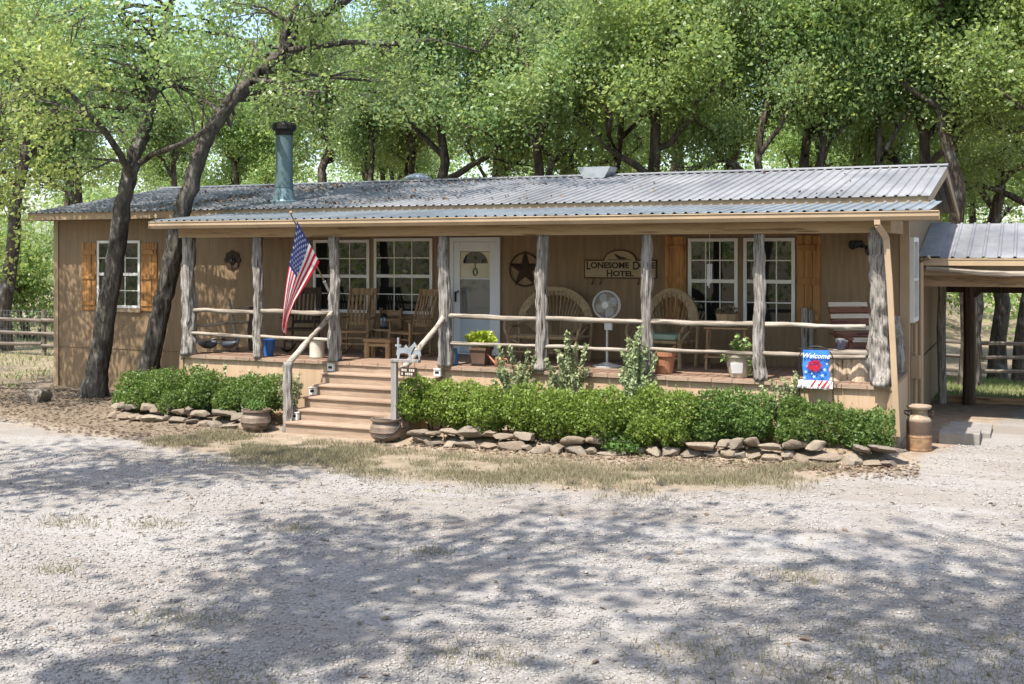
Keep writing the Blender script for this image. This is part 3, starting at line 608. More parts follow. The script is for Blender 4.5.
f = MB(); f.box((-1.45, 22.95, -.2), (6, 23.15, gz(-1, 23)+.12)); top(f, 'timber_edging', m_woodbx, 'long dark timber edging the gravel floor at the back of the carport', 'timber')
f = MB(); f.box((-1.15, 17.3, -.1), (-.62, 18.0, .24)); f.box((-1.1, 18.03, -.1), (-.5, 19.2, .16)); top(f, 'concrete_step', m_conc, 'pale worn concrete step blocks on the ground beside the house end', 'step')
# ------------------------------------------------------------------ furniture and objects on the porch
def lp(mb, name, mat, parent, **k): return mb.build(name, mat, parent, **k)
def rocker(label, loc, rz, mats, group=None):
    m, mx = mats
    t = thing('rocking_chair', label, 'rocking chair', loc, rz, group)
    for s in (-1, 1):
        f = MB(); f.tube([(s*.27, -.45+.95*i/10, .015+.30*((i-5)/5)**2*.28) for i in range(11)], .018, 6, flat=1.3); lp(f, 'runner', m, t)
        f = MB(); f.tube([(s*.27, -.26, .05), (s*.275, -.255, .60)], [.018, .022], 8); lp(f, 'leg', m, t)
        f = MB(); f.tube([(s*.25, .20, .06), (s*.245, .20, .42), (s*.245, .26, .72), (s*.24, .38, 1.16)], [.018, .022, .022, .016], 8); lp(f, 'leg', m, t)
        f = MB(); f.bar((s*.285, -.32, .625), (s*.265, .27, .66), .085, .022); lp(f, 'armrest', mx, t, bevel=.006)
        f = MB(); f.tube([(s*.27, -.255, .22), (s*.25, .2, .22)], .012, 6); lp(f, 'stretcher', m, t)
    f = MB(); f.box((-.28, -.30, .395), (.28, .22, .43)); lp(f, 'seat', mx, t, bevel=.01)
    f = MB(); f.tube([(-.27, -.258, .2), (.27, -.258, .2)], .012, 6); f.tube([(-.27, -.258, .3), (.27, -.258, .3)], .012, 6); lp(f, 'stretcher', m, t)
    b = MB(); b.bar((-.245, .385, 1.09), (.245, .385, 1.09), .02, .12, up=(0,.25,1)); b.bar((-.245, .24, .53), (.245, .24, .53), .02, .06)
    for i in range(6):
        x = -.19 + .38*i/5; b.bar((x, .24, .53), (x, .37, 1.06), .038, .012, up=(0,1,0))
    lp(b, 'backrest', m, t); return t
r1 = rocker('slatted brown rocking chair in front of the first window, beside the small stool', (at(357, 352, 17.35).x, 17.35, DZ), .25, (m_woodbr, m_woodbx))
r2 = copy_tree(r1, (at(412, 354, 17.4).x, 17.4, DZ), -.42, None, 'slatted brown rocking chair beside the white front door, turned towards the stool')
rocker('dark stained rocking chair half hidden behind the hanging flag', (at(303, 350, 17.4).x, 17.4, DZ), .35, (m_darkwood, m_darkwood))
t = thing('footstool', 'low square plank footstool standing between the two brown rocking chairs', 'footstool', (at(381, 356, 16.95).x, 16.95, DZ), .05)
f = MB(); [f.box((-.26, -.17+i*.115, .27), (.26, -.06+i*.115, .325)) for i in range(3)]; lp(f, 'seat', m_woodbx, t, bevel=.006)
f = MB(); f.box((-.22, -.145, .2), (.22, -.12, .268)); f.box((-.22, .12, .2), (.22, .145, .268)); lp(f, 'apron', m_woodbx, t)
for sx in (-1, 1):
    for sy in (-1, 1): f = MB(); f.box((sx*.24, sy*.15, 0), (sx*.16, sy*.09, .268)); lp(f, 'leg', m_woodbr, t)
t = thing('small_chair', 'small low backed wooden chair behind the square footstool', 'chair', (at(386, 351, 17.75).x, 17.72, DZ), -.1)
f = MB(); f.box((-.24, -.2, .40), (.24, .2, .44)); lp(f, 'seat', m_woodbx, t)
f = MB(); f.box((-.24, .17, .66), (.24, .2, .76)); f.box((-.2, .175, .50), (.2, .195, .6)); lp(f, 'backrest', m_woodbx, t)
for sx in (-1, 1):
    f = MB(); f.box((sx*.24, .15, 0), (sx*.20, .2, .80)); lp(f, 'leg', m_woodbr, t); f = MB(); f.box((sx*.24, -.2, 0), (sx*.20, -.15, .399)); lp(f, 'leg', m_woodbr, t)
l_ = thing('lantern', 'small dark lantern sitting on the low chair by the window', 'lantern', (at(382, 338, 17.6).x, 17.66, DZ+.441))
b = MB(); b.lathe([(.07, 0), (.075, .02), (.075, .04)], n=12); lp(b, 'base', m_black, l_); b = MB(); b.lathe([(.06, .042), (.065, .12), (.055, .2)], n=12); lp(b, 'glass', m_doorpane, l_); b = MB(); b.lathe([(.075, .202), (.05, .25), (.02, .28)], n=12); b.tube([(.0+.05*math.cos(a), 0, .28+.05*math.sin(a)) for a in np.linspace(0, 3.14, 8)], .005, 5); lp(b, 'lid', m_black, l_)

def fanback(name, label, cat, loc, rz, w, nsp, cush):
    "bentwood seat with a half round woven back and spokes"
    t = thing(name, label, cat, loc, rz); hw = w/2; H = 1.22; zc = .62
    f = MB(); K = 25; arc = [(hw*math.cos(math.pi*i/(K-1)), .30 + .06*math.sin(math.pi*i/(K-1)), zc + (H-zc)*math.sin(math.pi*i/(K-1))) for i in range(K)]
    ins = [((hw-.13)*math.cos(math.pi*i/(K-1)), .28 + .06*math.sin(math.pi*i/(K-1)), zc + (H-zc-.14)*math.sin(math.pi*i/(K-1))) for i in range(K)]
    for i in range(K-1):
        a, b, c, d = arc[i], arc[i+1], ins[i+1], ins[i]; g = lambda p: (p[0], p[1]-.05, p[2])
        f.add([a, b, c, d, g(a), g(b), g(c), g(d)], [(0,1,2,3), (7,6,5,4), (0,4,5,1), (2,6,7,3)])
    lp(f, 'woven_back', m_cane, t)
    for s in (-1, 1): f = MB(); f.tube([(s*hw*.97, .27, zc+.02), (s*hw*.93, .25, .3), (s*hw*.9, .25, 0)], .028, 8, .2, s); lp(f, 'leg', m_twig, t)
    f = MB()
    for i in range(nsp):
        a = math.pi*(i+.5)/nsp; f.tube([(.42*hw*math.cos(a), .24, .42), ((hw-.06)*math.cos(a), .28, zc + (H-zc-.07)*math.sin(a)*1.0)], .011, 5)
    for i in range(nsp): x = -.8*hw + 1.6*hw*i/(nsp-1); f.tube([(x*.55, .24, .40), (x, .26, .66)], .009, 5)
    lp(f, 'spokes', m_twig, t)
    f = MB(); n = 9
    for i in range(n): f.tube([(-hw*.92, -.28+.5*i/(n-1), .40), (hw*.92, -.28+.5*i/(n-1), .40)], .024, 6, .15, i)
    lp(f, 'seat', m_twig, t)
    for s in (-1, 1):
        f = MB(); f.tube([(s*hw*.92, .25, .68), (s*hw*1.02, .02, .72), (s*hw*1.02, -.24, .66), (s*hw*.95, -.34, .52), (s*hw*.88, -.30, .36)], .026, 8, .15, s+9); f.tube([(s*hw*.92, .2, .56), (s*hw*.98, -.05, .56), (s*hw*.9, -.28, .40)], .02, 7, .15, s+4); lp(f, 'armrest', m_twig, t)
        f = MB(); f.tube([(s*hw*.88, -.28, .42), (s*hw*.9, -.30, 0)], .03, 8, .2, s+2); lp(f, 'leg', m_twig, t)
    f = MB(); f.tube([(-hw*.88, -.29, .16), (hw*.88, -.29, .16)], .018, 6); f.tube([(-hw*.8, -.29, .36), (-hw*.3, -.3, .2), (hw*.3, -.3, .2), (hw*.8, -.29, .36)], .018, 6); lp(f, 'stretcher', m_twig, t)
    if cush: f = MB(); f.box((-hw*.75, -.27, .426), (hw*.75, .2, .52)); lp(f, 'cushion', m_green, t, bevel=.03)
    return t
fanback('willow_settee', 'wide fan backed willow settee with woven rim below the metal star', 'settee', (at(549, 360, 17.55).x, 17.55, DZ), 0, 1.36, 26, False)
fanback('willow_armchair', 'fan backed willow armchair with faded green cushion below the orange shutter', 'armchair', (at(663, 365, 17.5).x, 17.5, DZ), -.2, .98, 15, True)
# pedestal fan
c = at(607, 365, 17.0); t = thing('pedestal_fan', 'pale grey pedestal fan with round caged head under the hanging sign', 'fan', (c.x, 17.0, DZ))
m_fan = M('pale_fan_plastic', (.50,.50,.48), (.42,.42,.40), 3, .4, .02, spec=.5)
f = MB(); f.lathe([(.23, 0), (.235, .02), (.10, .05), (.04, .075)], n=24); lp(f, 'base', m_fan, t)
f = MB(); f.tube([(0, 0, .07), (0, 0, .80)], .018, 10); f.box((-.03, -.035, .58), (.09, .02, .74)); lp(f, 'pole', m_fan, t)
f = MB(); f.tube([(0, .02, .97), (0, .16, .98)], [.06, .05], 12); f.tube([(0, .05, .80), (0, .05, .92)], .03, 8); lp(f, 'motor', m_fan, t)
f = MB(); rr = .215
for q in (-.05, .02): f.tube([(rr*math.cos(a), q, .97+rr*math.sin(a)) for a in np.linspace(0, 2*math.pi, 33)], .008, 6, cap=False)
f.tube([(rr*math.cos(a), -.015, .97+rr*math.sin(a)) for a in np.linspace(0, 2*math.pi, 33)], .014, 6, cap=False)
for k in range(40):
    a = 2*math.pi*k/40; f.tube([(.05*math.cos(a), -.085, .97+.05*math.sin(a)), (.15*math.cos(a), -.075, .97+.15*math.sin(a)), (rr*math.cos(a), -.05, .97+rr*math.sin(a))], .0028, 4, cap=False)
f.lathe([(.055, 0), (.055, .01)], (0, 0, 0), 16); lv = f.v[-32:]; f.v[-32:] = [(x, -.092+z, .97+y) for x, y, z in lv]
lp(f, 'cage', m_fan, t)
f = MB()
for k in range(4):
    a = 2*math.pi*k/4+.5; f.prism([(.04, -.02), (.13, -.085), (.18, -.04), (.18, .04), (.1, .07)], (0, -.03, .97), (math.cos(a), 0, math.sin(a)), (-math.sin(a), .25, math.cos(a)), (0,1,0), .004)
lp(f, 'blades', M('translucent_grey_blades', (.30,.31,.31), None, 3, .3, 0, spec=.5), t)
# wall pieces
c = at(233, 260, YF); t = thing('wall_medallion', 'round rusty flower shaped metal medallion on the sunlit wall', 'wall ornament', (c.x, YF-.03, c.z))
f = MB()
for k in range(8):
    a = 2*math.pi*k/8; f.prism([(.095*math.cos(b), .08*math.sin(b)) for b in np.linspace(0, 6.28, 11)[:-1]], (.10*math.cos(a), .027-.002*(k % 2), .10*math.sin(a)), (math.cos(a),0,math.sin(a)), (-math.sin(a),0,math.cos(a)), (0,-1,0), .02)
lp(f, 'petals', m_rust, t); f = MB(); f.prism([(.07*math.cos(b), .07*math.sin(b)) for b in np.linspace(0, 6.28, 17)[:-1]], (0, .004, 0), (1,0,0), (0,0,1), (0,-1,0), .02); f.prism([(.03*math.cos(b), .03*math.sin(b)) for b in np.linspace(0, 6.28, 13)[:-1]], (0, -.017, 0), (1,0,0), (0,0,1), (0,-1,0), .02); lp(f, 'boss', m_black, t)
c = at(525.5, 269.5, YF); t = thing('metal_star', 'rusty five pointed metal star inside a ring on the wall', 'wall ornament', (c.x, YF-.03, c.z)); rr = .285
f = MB(); f.tube([(rr*math.cos(a), 0, rr*math.sin(a)) for a in np.linspace(0, 2*math.pi, 41)], .014, 6, cap=False); lp(f, 'ring', m_rust, t)
f = MB(); s5 = [((.345 if i % 2 == 0 else .125)*math.sin(i*math.pi/5), (.345 if i % 2 == 0 else .125)*math.cos(i*math.pi/5)) for i in range(10)]
f.add([(x, .02, z) for x, z in s5] + [(0, -.05, 0)], [(i, (i+1) % 10, 10) for i in range(10)] + [tuple(range(10))[::-1]]); lp(f, 'star', m_rust, t)
a_, b_ = at(586, 277, YF), at(656, 261, YF); t = thing('hotel_sign', 'cream arched wooden sign with old western lettering on the porch wall', 'sign', ((a_.x+b_.x)/2, YF-.03, (a_.z+b_.z)/2)); hw, hh = (b_.x-a_.x)/2, (b_.z-a_.z)/2
def signpoly(g):
    r = .27; return [(-hw-g, -hh-g), (hw+g, -hh-g), (hw+g, hh+g), (r+g*1.0, hh+g)] + [((r+g)*math.cos(q), hh+(.17+g)*math.sin(q)) for q in np.linspace(.15, math.pi-.15, 18)] + [(-r-g, hh+g), (-hw-g, hh+g)]
f = MB(); f.prism(signpoly(.022), (0, .026, 0), (1,0,0), (0,0,1), (0,-1,0), .02); lp(f, 'border', m_rust, t)
f = MB(); f.prism(signpoly(0), (0, .004, 0), (1,0,0), (0,0,1), (0,-1,0), .012); lp(f, 'board', m_sign, t)
def text(s, size, x, z, parent, y, mat, name='lettering', shear=0, sx=1, ext=.002, align='CENTER'):
    cu = bpy.data.curves.new(name, 'FONT'); cu.body = s; cu.size = size; cu.extrude = ext; cu.align_x = align; cu.shear = shear; cu.offset = .004 if size > .1 else .001; cu.materials.append(mat)
    o = bpy.data.objects.new(name, cu); COL.objects.link(o); o.rotation_euler = (R(90), 0, 0); m_ = bpy.data.meshes.new_from_object(o.evaluated_get(bpy.context.evaluated_depsgraph_get())); bpy.data.objects.remove(o)
    o = bpy.data.objects.new(name, m_); COL.objects.link(o); o.rotation_euler = (R(90), 0, 0); o.location = (x, y, z); o.scale = (sx, 1, 1); o.parent = parent; return o
text('L', .19, -.555, -.005, t, -.0105, m_ink, sx=.9); text('ONESOME', .135, -.175, .018, t, -.0105, m_ink, sx=1.08); text('D', .19, .285, -.005, t, -.0105, m_ink, sx=.9); text('OVE', .135, .475, .018, t, -.0105, m_ink, sx=1.05)
text('H', .16, -.18, -hh+.012, t, -.0105, m_ink, sx=1.0); text('OTEL', .12, .06, -hh+.022, t, -.0105, m_ink, sx=1.25)
f = MB(); f.prism([(-.11,.07),(-.05,.05),(.02,.015),(.10,.0),(.14,-.022),(.05,-.026),(-.02,-.022),(-.05,.0)], (.0, -.0085, hh+.055), (1,0,0), (0,0,1), (0,-1,0), .003); f.prism([(-.2,-.012),(.2,-.012),(.2,0),(-.2,0)], (0, -.0085, hh+.026), (1,0,0), (0,0,1), (0,-1,0), .003); lp(f, 'bird_emblem', m_ink, t)
f = MB()
for x in (-hw+.14, -hw+.28, hw-.28, hw-.14): f.tube([(x, .005, -hh-.026), (x, -.02, -hh-.11), (x, -.06, -hh-.12), (x, -.065, -hh-.09)], .008, 5)
lp(f, 'hooks', m_rust, t)
# flag on its pole
t = thing('flag', 'american flag hanging from a slanted wooden pole on the porch post', 'flag', (-10.46, 15.97, 2.2))
B0, B1 = Vector((-10.46, 15.94, 2.2)), Vector((-10.56, 15.05, 3.385)); L0 = Vector(t.location)
f = MB(); f.tube([B0-L0, B1-L0], [.014, .012], 8); f.lathe([(.012, 0), (.026, .02), (.026, .035), (.005, .06)], B1-L0, 10); lp(f, 'pole', m_woodbx, t)
f = MB(); f.tube([B0-L0+Vector((0, .03, -.04)), B0-L0+(B1-B0)*.1], .026, 8); lp(f, 'bracket', m_greymetal, t)
Lp = [(0, 297, 221), (.2, 293.5, 243), (.4, 289, 265), (.6, 286, 286), (.8, 283, 307), (1, 281.5, 328)]; Rp = [(0, 319.5, 262), (.2, 313, 273), (.4, 303.5, 288), (.6, 295, 302), (.8, 289, 318), (1, 286, 335)]
def lin(tb, q):
    for a, b in zip(tb, tb[1:]):
        if q <= b[0]: k = (q-a[0])/(b[0]-a[0]); return a[1]+(b[1]-a[1])*k, a[2]+(b[2]-a[2])*k
    return tb[-1][1:]
def flagpt(s, q):
    l, r = lin(Lp, q), lin(Rp, q); h = B1.lerp(B0, .03 + s*.62)
    y = h.y*(1-q*.75) + 15.25*q*.75 - .045*math.sin(s*9+q*3)*min(1, q*2.5) - .05*math.sin(s*17+1+q*2)*q
    return at(l[0]+(r[0]-l[0])*s + .6*math.sin(q*9+s*4)*q, l[1]+(r[1]-l[1])*s, y) - L0
ns, nq = 39, 50; f = MB(); f.v = [tuple(flagpt(i/ns, j/nq)) for i in range(ns+1) for j in range(nq+1)]
for i in range(ns):
    for j in range(nq):
        a = i*(nq+1)+j; f.f.append((a, a+1, a+nq+2, a+nq+1)); f.m.append(2 if (i < 21 and j < 20) else (i//3) % 2)
cl = lp(f, 'cloth', [m_red, m_wht, m_navy], t, smooth=True)
f = MB()
for i in range(9):
    for j in range(6 if i % 2 == 0 else 5):
        s, q = (.5+i)/9*(7/13)*.96+.01, (.55 + j*.98 + (0 if i % 2 == 0 else .49))/6*.4; p = flagpt(s, q); ds = (flagpt(s+.01, q)-p).normalized(); dq = (flagpt(s, q+.01)-p).normalized(); n = ds.cross(dq).normalized()
        if n.dot(Vector((SA, -CA, 0))) < 0: n = -n
        for sg in (1, -1):
            v = [p + n*.005*sg + ds*((.030 if k % 2 == 0 else .014)*math.cos(k*math.pi/5)) + dq*((.030 if k % 2 == 0 else .014)*math.sin(k*math.pi/5)) for k in range(10)]; f.add([p + n*.005*sg] + v, [(0, k+1, (k+1) % 10+1) for k in range(10)])
lp(f, 'stars', m_wht, cl)
# crock, bucket, bottles, pots
def lathe_thing(name, label, cat, px, Y, parts, py=0, z=DZ, rz=0, x=None):
    t = thing(name, label, cat, (at(px, 300, Y).x if x is None else x, Y, z), rz)
    for pn, prof, m in parts: f = MB(); f.lathe(prof, n=20); lp(f, pn, m, t, smooth=False)
    return t
def rim(prof_h, r0, r1, th=.015): return [(r0*.9, 0), (r0, .01), (r1, prof_h), (r1+.012, prof_h+.0), (r1+.012, prof_h+.03), (r1-th, prof_h+.03), (r1-th, prof_h-.03)]
lathe_thing('stoneware_crock', 'white stoneware crock on the porch edge beside the stair post', 'crock', 317, 16.45, [('body', [(.115,0),(.125,.02),(.125,.27),(.13,.285),(.13,.31),(.115,.31),(.11,.24)], m_cream), ('contents', [(.11,.2),(.108,.25)], m_soil)])
t = lathe_thing('blue_bucket', 'dark blue bucket behind the second porch post', 'bucket', 267.5, 16.5, [('body', [(.10,0),(.13,.26),(.138,.262),(.138,.28),(.125,.28),(.12,.2)], m_bluep)]); f = MB(); f.tube([(.135*math.cos(a), 0, .26+.1*math.sin(a)) for a in np.linspace(0, math.pi, 12)], .005, 5); lp(f, 'handle', m_black, t)
lathe_thing('blue_bottle', 'bright blue bottle standing at the foot of the post by the door', 'bottle', 455, 16.3, [('body', [(.04,0),(.055,.02),(.055,.15),(.035,.2),(.03,.235)], m_bluep), ('cap', [(.032,.236),(.032,.26),(.01,.27)], m_bluep)])
lathe_thing('glass_bottle', 'slender pale bottle with round stopper beside the left stair post', 'bottle', 338.8, 16.28, [('body', [(.05,0),(.06,.02),(.055,.16),(.025,.3),(.02,.36)], m_greymetal), ('stopper', [(.015,.361),(.032,.38),(.032,.4),(.01,.42)], m_wht)])
def leaves_mesh(pts, size, rr, up=.6, asp=.55):
    "folded leaf quads around given points; returns V, F"
    V, F = [], []
    for k, (p, out) in enumerate(pts):
        d = (Vector(out)*.6 + Vector((rr.gauss(0,.6), rr.gauss(0,.6), rr.gauss(up*.5,.5)))).normalized()
        q = Vector((rr.gauss(0,1), rr.gauss(0,1), rr.gauss(0,1))); w_ = d.cross(q).normalized(); n = d.cross(w_)
        l = size*rr.uniform(.6, 1.3); w2 = l*asp*.5; p = Vector(p)
        V += [p - d*l*.4, p + w_*w2 + n*l*.08, p + d*l*.6, p - w_*w2 + n*l*.08]; F.append((k*4, k*4+1, k*4+2, k*4+3))
    return V, F
def leafpart(name, pts, size, mat, parent, rr, up=.6, asp=.55):
    V, F = leaves_mesh(pts, size, rr, up, asp); o = mass(name, [tuple(v) for v in V], F, mat, None, None); o.parent = parent; ROOTLOC[o.name] = ROOTLOC[parent.name]; return o
def bush_pts(rr, n, c, r): 
    out = []
    for _ in range(n):
        d = Vector((rr.gauss(0,1), rr.gauss(0,1), rr.gauss(0,1))).normalized(); k = rr.random()**.45
        out.append(((c[0]+d.x*r[0]*k, c[1]+d.y*r[1]*k, c[2]+d.z*r[2]*k), d))
    return out
def sprigs(rr, n, r, h, nl, z0=0, curve=.3):
    stems, pts = [], []
    for i in range(n):
        a = rr.uniform(0, 6.28); e = rr.uniform(.1, 1.25)**.8*r; hh = h*rr.uniform(.55, 1)*(1-.25*e/r); ps = []
        for k in range(7):
            f = k/6; ps.append(Vector((math.cos(a)*e*f**1.2 + rr.gauss(0,.014), math.sin(a)*e*f**1.2 + rr.gauss(0,.014), z0 + hh*f)))
        stems.append(ps)
        for _ in range(nl):
            f = rr.uniform(.15, 1); k = min(5, int(f*6)); p = ps[k].lerp(ps[k+1], f*6-k); d = Vector((rr.gauss(0,1), rr.gauss(0,1), rr.gauss(.5,.5))).normalized(); pts.append((p + d*rr.uniform(.01, .045), d))
    return stems, pts
m_stem = M('green_brown_stems', (.16,.15,.07), (.11,.09,.045), 8, .8, .2)
t = thing('potted_plant', 'lime green leafy plant in a square dark brown pot before the door', 'potted plant', (at(481, 364, 16.42).x, 16.42, DZ))
f = MB(); f.add([(-.10,-.10,0),(.10,-.10,0),(.10,.10,0),(-.10,.10,0),(-.14,-.14,.26),(.14,-.14,.26),(.14,.14,.26),(-.14,.14,.26)], [(3,2,1,0),(0,1,5,4),(1,2,6,5),(2,3,7,6),(3,0,4,7)]); f.box((-.155,-.155,.25),(.155,-.125,.29)); f.box((-.155,.125,.25),(.155,.155,.29)); f.box((-.155,-.124,.25),(-.125,.124,.29)); f.box((.125,-.124,.25),(.155,.124,.29)); f.box((-.13,-.13,-.0),(.13,.13,.012)); f.box((-.124,-.124,.2),(.124,.124,.255)); lp(f, 'pot', m_darkpot, t)
rr = random.Random(3); leafpart('leaves', bush_pts(rr, 420, (0,0,.43), (.25,.2,.11)) + bush_pts(rr, 60, (0,0,.32), (.16,.16,.06)), .085, m_lime, t, rr, .9, .8)
t = thing('watering_can', 'small copper watering can with a long spout near the square pot', 'watering can', (at(498, 366, 16.38).x, 16.38, DZ), 0)
m_cop = M('copper_metal', (.45,.20,.11), (.34,.14,.075), 6, .45, .1, metal=.4)
f = MB(); f.lathe([(.07,0),(.08,.01),(.075,.13),(.06,.15)], (0.03,0,0), 18); lp(f, 'body', m_cop, t); f = MB(); f.tube([(-.03,0,.03),(-.19,0,.19)], [.02,.012], 8); f.tube([(-.19,0,.19),(-.21,0,.21)], [.014,.028], 8); lp(f, 'spout', m_cop, t); f = MB(); f.tube([(.1+.0*a,0,.12) if a == 0 else (.1+.07*math.sin(a),0,.08+.05*math.cos(a)) for a in np.linspace(.0,3.0,9)], .007, 6); lp(f, 'handle', m_cop, t)
lathe_thing('terracotta_pot', 'large plain terracotta pot on the porch edge beside the railing post', 'pot', 664, 16.42, [('pot', [(.12,0),(.13,.01),(.165,.26),(.185,.265),(.185,.33),(.165,.33),(.155,.24)], m_terra), ('soil', [(.15,.24),(.155,.27)], m_soil)])
t = thing('planter', 'tall cream urn planter with white label and trailing leaves on the porch edge', 'planter', (at(739, 379, 16.32).x, 16.32, DZ)); ROOTLOC[t.name] = tuple(t.location)
f = MB(); f.lathe([(.115,0),(.13,.015),(.15,.08),(.185,.25),(.19,.29),(.215,.30),(.22,.34),(.19,.34),(.18,.26)], n=24); lp(f, 'pot', M('tan_planter_pot', (.46,.40,.31), (.36,.30,.225), 5, .6, .2, dirt=.4), t); f = MB(); f.lathe([(.17,.26),(.178,.30)], n=16); lp(f, 'soil', m_soil, t)
f = MB(); f.prism([(-.07,0),(.07,0),(.085,.15),(-.085,.15)], (0.01,-.145,.075), (1,.25,0), (0,-.2,1), (0,-1,0), .012); lp(f, 'label_panel', m_wht, t)
rr = random.Random(9); st, pts = sprigs(rr, 11, .2, .34, 26, .3); f = MB(); [f.tube(s, [.006]*7, 4) for s in st]; lp(f, 'stems', m_stem, t)
pts += [((.2+rr.gauss(0,.025), -.05+rr.gauss(0,.05), .33-rr.random()*.28), (0,0,-1)) for _ in range(60)] + [((-.19+rr.gauss(0,.025), -.08+rr.gauss(0,.04), .34-rr.random()*.1), (0,0,-1)) for _ in range(30)]
leafpart('leaves', pts, .055, leafmat('pale_green_leaves', [(.12,.22,.06),(.22,.34,.10),(.32,.42,.16),(.16,.27,.08)], .3, .4), t, rr, .6, .7)
# plant stand with basket
c = at(714, 372, 17.5); t = thing('plant_stand', 'weathered two tier wooden plant stand under the divided window', 'plant stand', (at(727, 370, 17.45).x, 17.45, DZ), .1)
for sx in (-1, 1):
    for sy in (-1, 1): f = MB(); f.bar((sx*.30, sy*.15, 0), (sx*.27, sy*.13, .62), .035, .035); lp(f, 'leg', m_woodbr, t)
for z in (.18, .62): f = MB(); [f.box((-.33, -.18+i*.092, z), (.33, -.095+i*.092, z+.025)) for i in range(4)]; lp(f, 'shelf', m_woodbx, t)
t = thing('basket', 'dark wicker basket of brown dried flowers on the plant stand', 'basket', (at(727, 350, 17.45).x, 17.45, DZ+.646)); ROOTLOC[t.name] = tuple(t.location)
f = MB(); f.lathe([(.12,0),(.15,.02),(.17,.2),(.18,.21),(.165,.21),(.15,.05)], n=18); lp(f, 'body', m_twig, t); rr = random.Random(4); leafpart('flowers', bush_pts(rr, 260, (0,0,.24), (.2,.15,.09)), .05, m_litter, t, rr)
# grey board, stump table, slatted seat, jar
f = MB(); f.box((-.10, -.02, 0), (.0, .02, .93)); f.box((.02, -.02, 0), (.09, .02, .9)); f.box((-.10, .021, .55), (.09, .04, .64)); o = lp(f, 'grey_boards', m_post, None); o.location = (at(815, 345, YF).x-.1, YF-.06, DZ); tag(o, 'pair of weathered grey boards leaning against the wall behind the garden flag', 'boards')
t = thing('stump_table', 'rustic table of pale split stumps under a thick log slab', 'table', (at(848, 385, 16.55).x, 16.55, DZ))
f = MB(); f.tube([(-.27,0,.42),(-.13,.01,.425),(0,0,.42),(.14,-.01,.425),(.27,0,.42)], [.16,.18,.185,.17,.15], 12, .15, 3, flat=.32, jf=8)
f2 = MB(); f2.box((-.30,-.17,.36), (.29,.17,.43)); lp(f2, 'slab', m_railw, t, bevel=.025)
m_stump = wood('split_stump_wood', (.20,.14,.09), (.46,.37,.26), (.66,.58,.46), 'z', .85, .6, .8)
for x, r, s in ((-.18,.10,1.), (.0,.075,2.), (.15,.115,3.)):
    f = MB(); f.tube([(x,0,0),(x+.01,0,.12),(x,0,.25),(x-.01,0,.358)], [r*1.15,r,r*.95,r], 12, .45, s*5, jf=9); lp(f, 'stump', m_stump, t)
t = thing('jar', 'small dark lidded jar on the log slab table', 'jar', (at(841, 345, 16.5).x, 16.5, DZ+.432)); f = MB(); f.lathe([(.05,0),(.06,.01),(.06,.1),(.045,.13)], n=14); lp(f, 'body', glassmat('dark_jar_glass', (.03,.03,.05), 1.5), t); f = MB(); f.lathe([(.05,.131),(.05,.155),(.01,.16)], n=14); lp(f, 'lid', m_greymetal, t)
t = thing('slatted_lounge_chair', 'tilted wooden lounge chair with brown and cream slats by the corner post', 'chair', (at(858, 376, 17.3).x, 17.3, DZ), .55)
m_sl1, m_sl2 = wood('red_brown_slat', (.09,.035,.022), (.17,.065,.04), (.24,.10,.06), 'x', .6, .2), wood('cream_slat', (.42,.33,.25), (.55,.45,.35), (.64,.55,.44), 'x', .6, .2)
for k in range(8):
    z = .42 + k*.085; f = MB(); f.bar((-.30, .05+k*.045, z), (.30, .05+k*.045, z), .022, .07, up=(0,.5,1)); lp(f, 'slat', m_sl2 if k % 2 else m_sl1, t)
for s in (-1, 1):
    f = MB(); f.bar((s*.27, .02, .32), (s*.27, .45, 1.05), .035, .03, up=(0,1,0)); f.bar((s*.27, -.35, .0), (s*.27, -.35, .55), .05, .04); f.bar((s*.27, -.38, .36), (s*.27, .5, .12), .03, .07); f.bar((s*.29, -.42, .56), (s*.29, .25, .60), .09, .025); f.bar((s*.27, .48, 0), (s*.27, .40, .25), .05, .04); lp(f, 'side_frame', m_sl1, t)
f = MB(); [f.bar((-.26, -.33+i*.085, .41-i*.018), (.26, -.33+i*.085, .41-i*.018), .07, .02) for i in range(5)]; lp(f, 'seat', m_sl1, t)
# garden flag on wire stand
c = at(816, 390, 15.93); t = thing('garden_flag', 'bright blue welcome garden flag with red blossom and ruffled hem on a wire stand', 'garden flag', (c.x, 15.93, gz(c.x, 15.93)+.0))
zt = at(816, 347, 15.93).z - t.location.z; hw = .175
f = MB(); f.tube([(-hw-.05, 0, -.05), (-hw-.05, 0, zt-.16)] + [((hw+.05)*-math.cos(a), 0, zt-.16+.17*math.sin(a)) for a in np.linspace(.2, math.pi-.2, 12)] + [(hw+.05, 0, zt-.16), (hw+.05, 0, -.05)], .008, 6); f.tube([(-hw-.05, 0, zt-.03), (hw+.05, 0, zt-.03)], .006, 5); lp(f, 'wire_stand', m_black, t)
f = MB(); n = 14
def gp_(i, k): x = -hw + 2*hw*i/n; return (x + .012*math.sin(k*.8)*k/12, -.012 + .018*math.sin(i*.9+k*.35)*k/12, zt-.04 - .44*k/12)
f.v = [gp_(i, k) for k in range(13) for i in range(n+1)]
for k in range(12):
    for i in range(n): a = k*(n+1)+i; f.f.append((a, a+n+1, a+n+2, a+1)); f.m.append(0)
lp(f, 'cloth', m_bluef, t, smooth=True)
text('Welcome', .098, 0, zt-.15, t, -.036, m_wht, shear=.35, sx=.95, ext=.003)
f = MB()
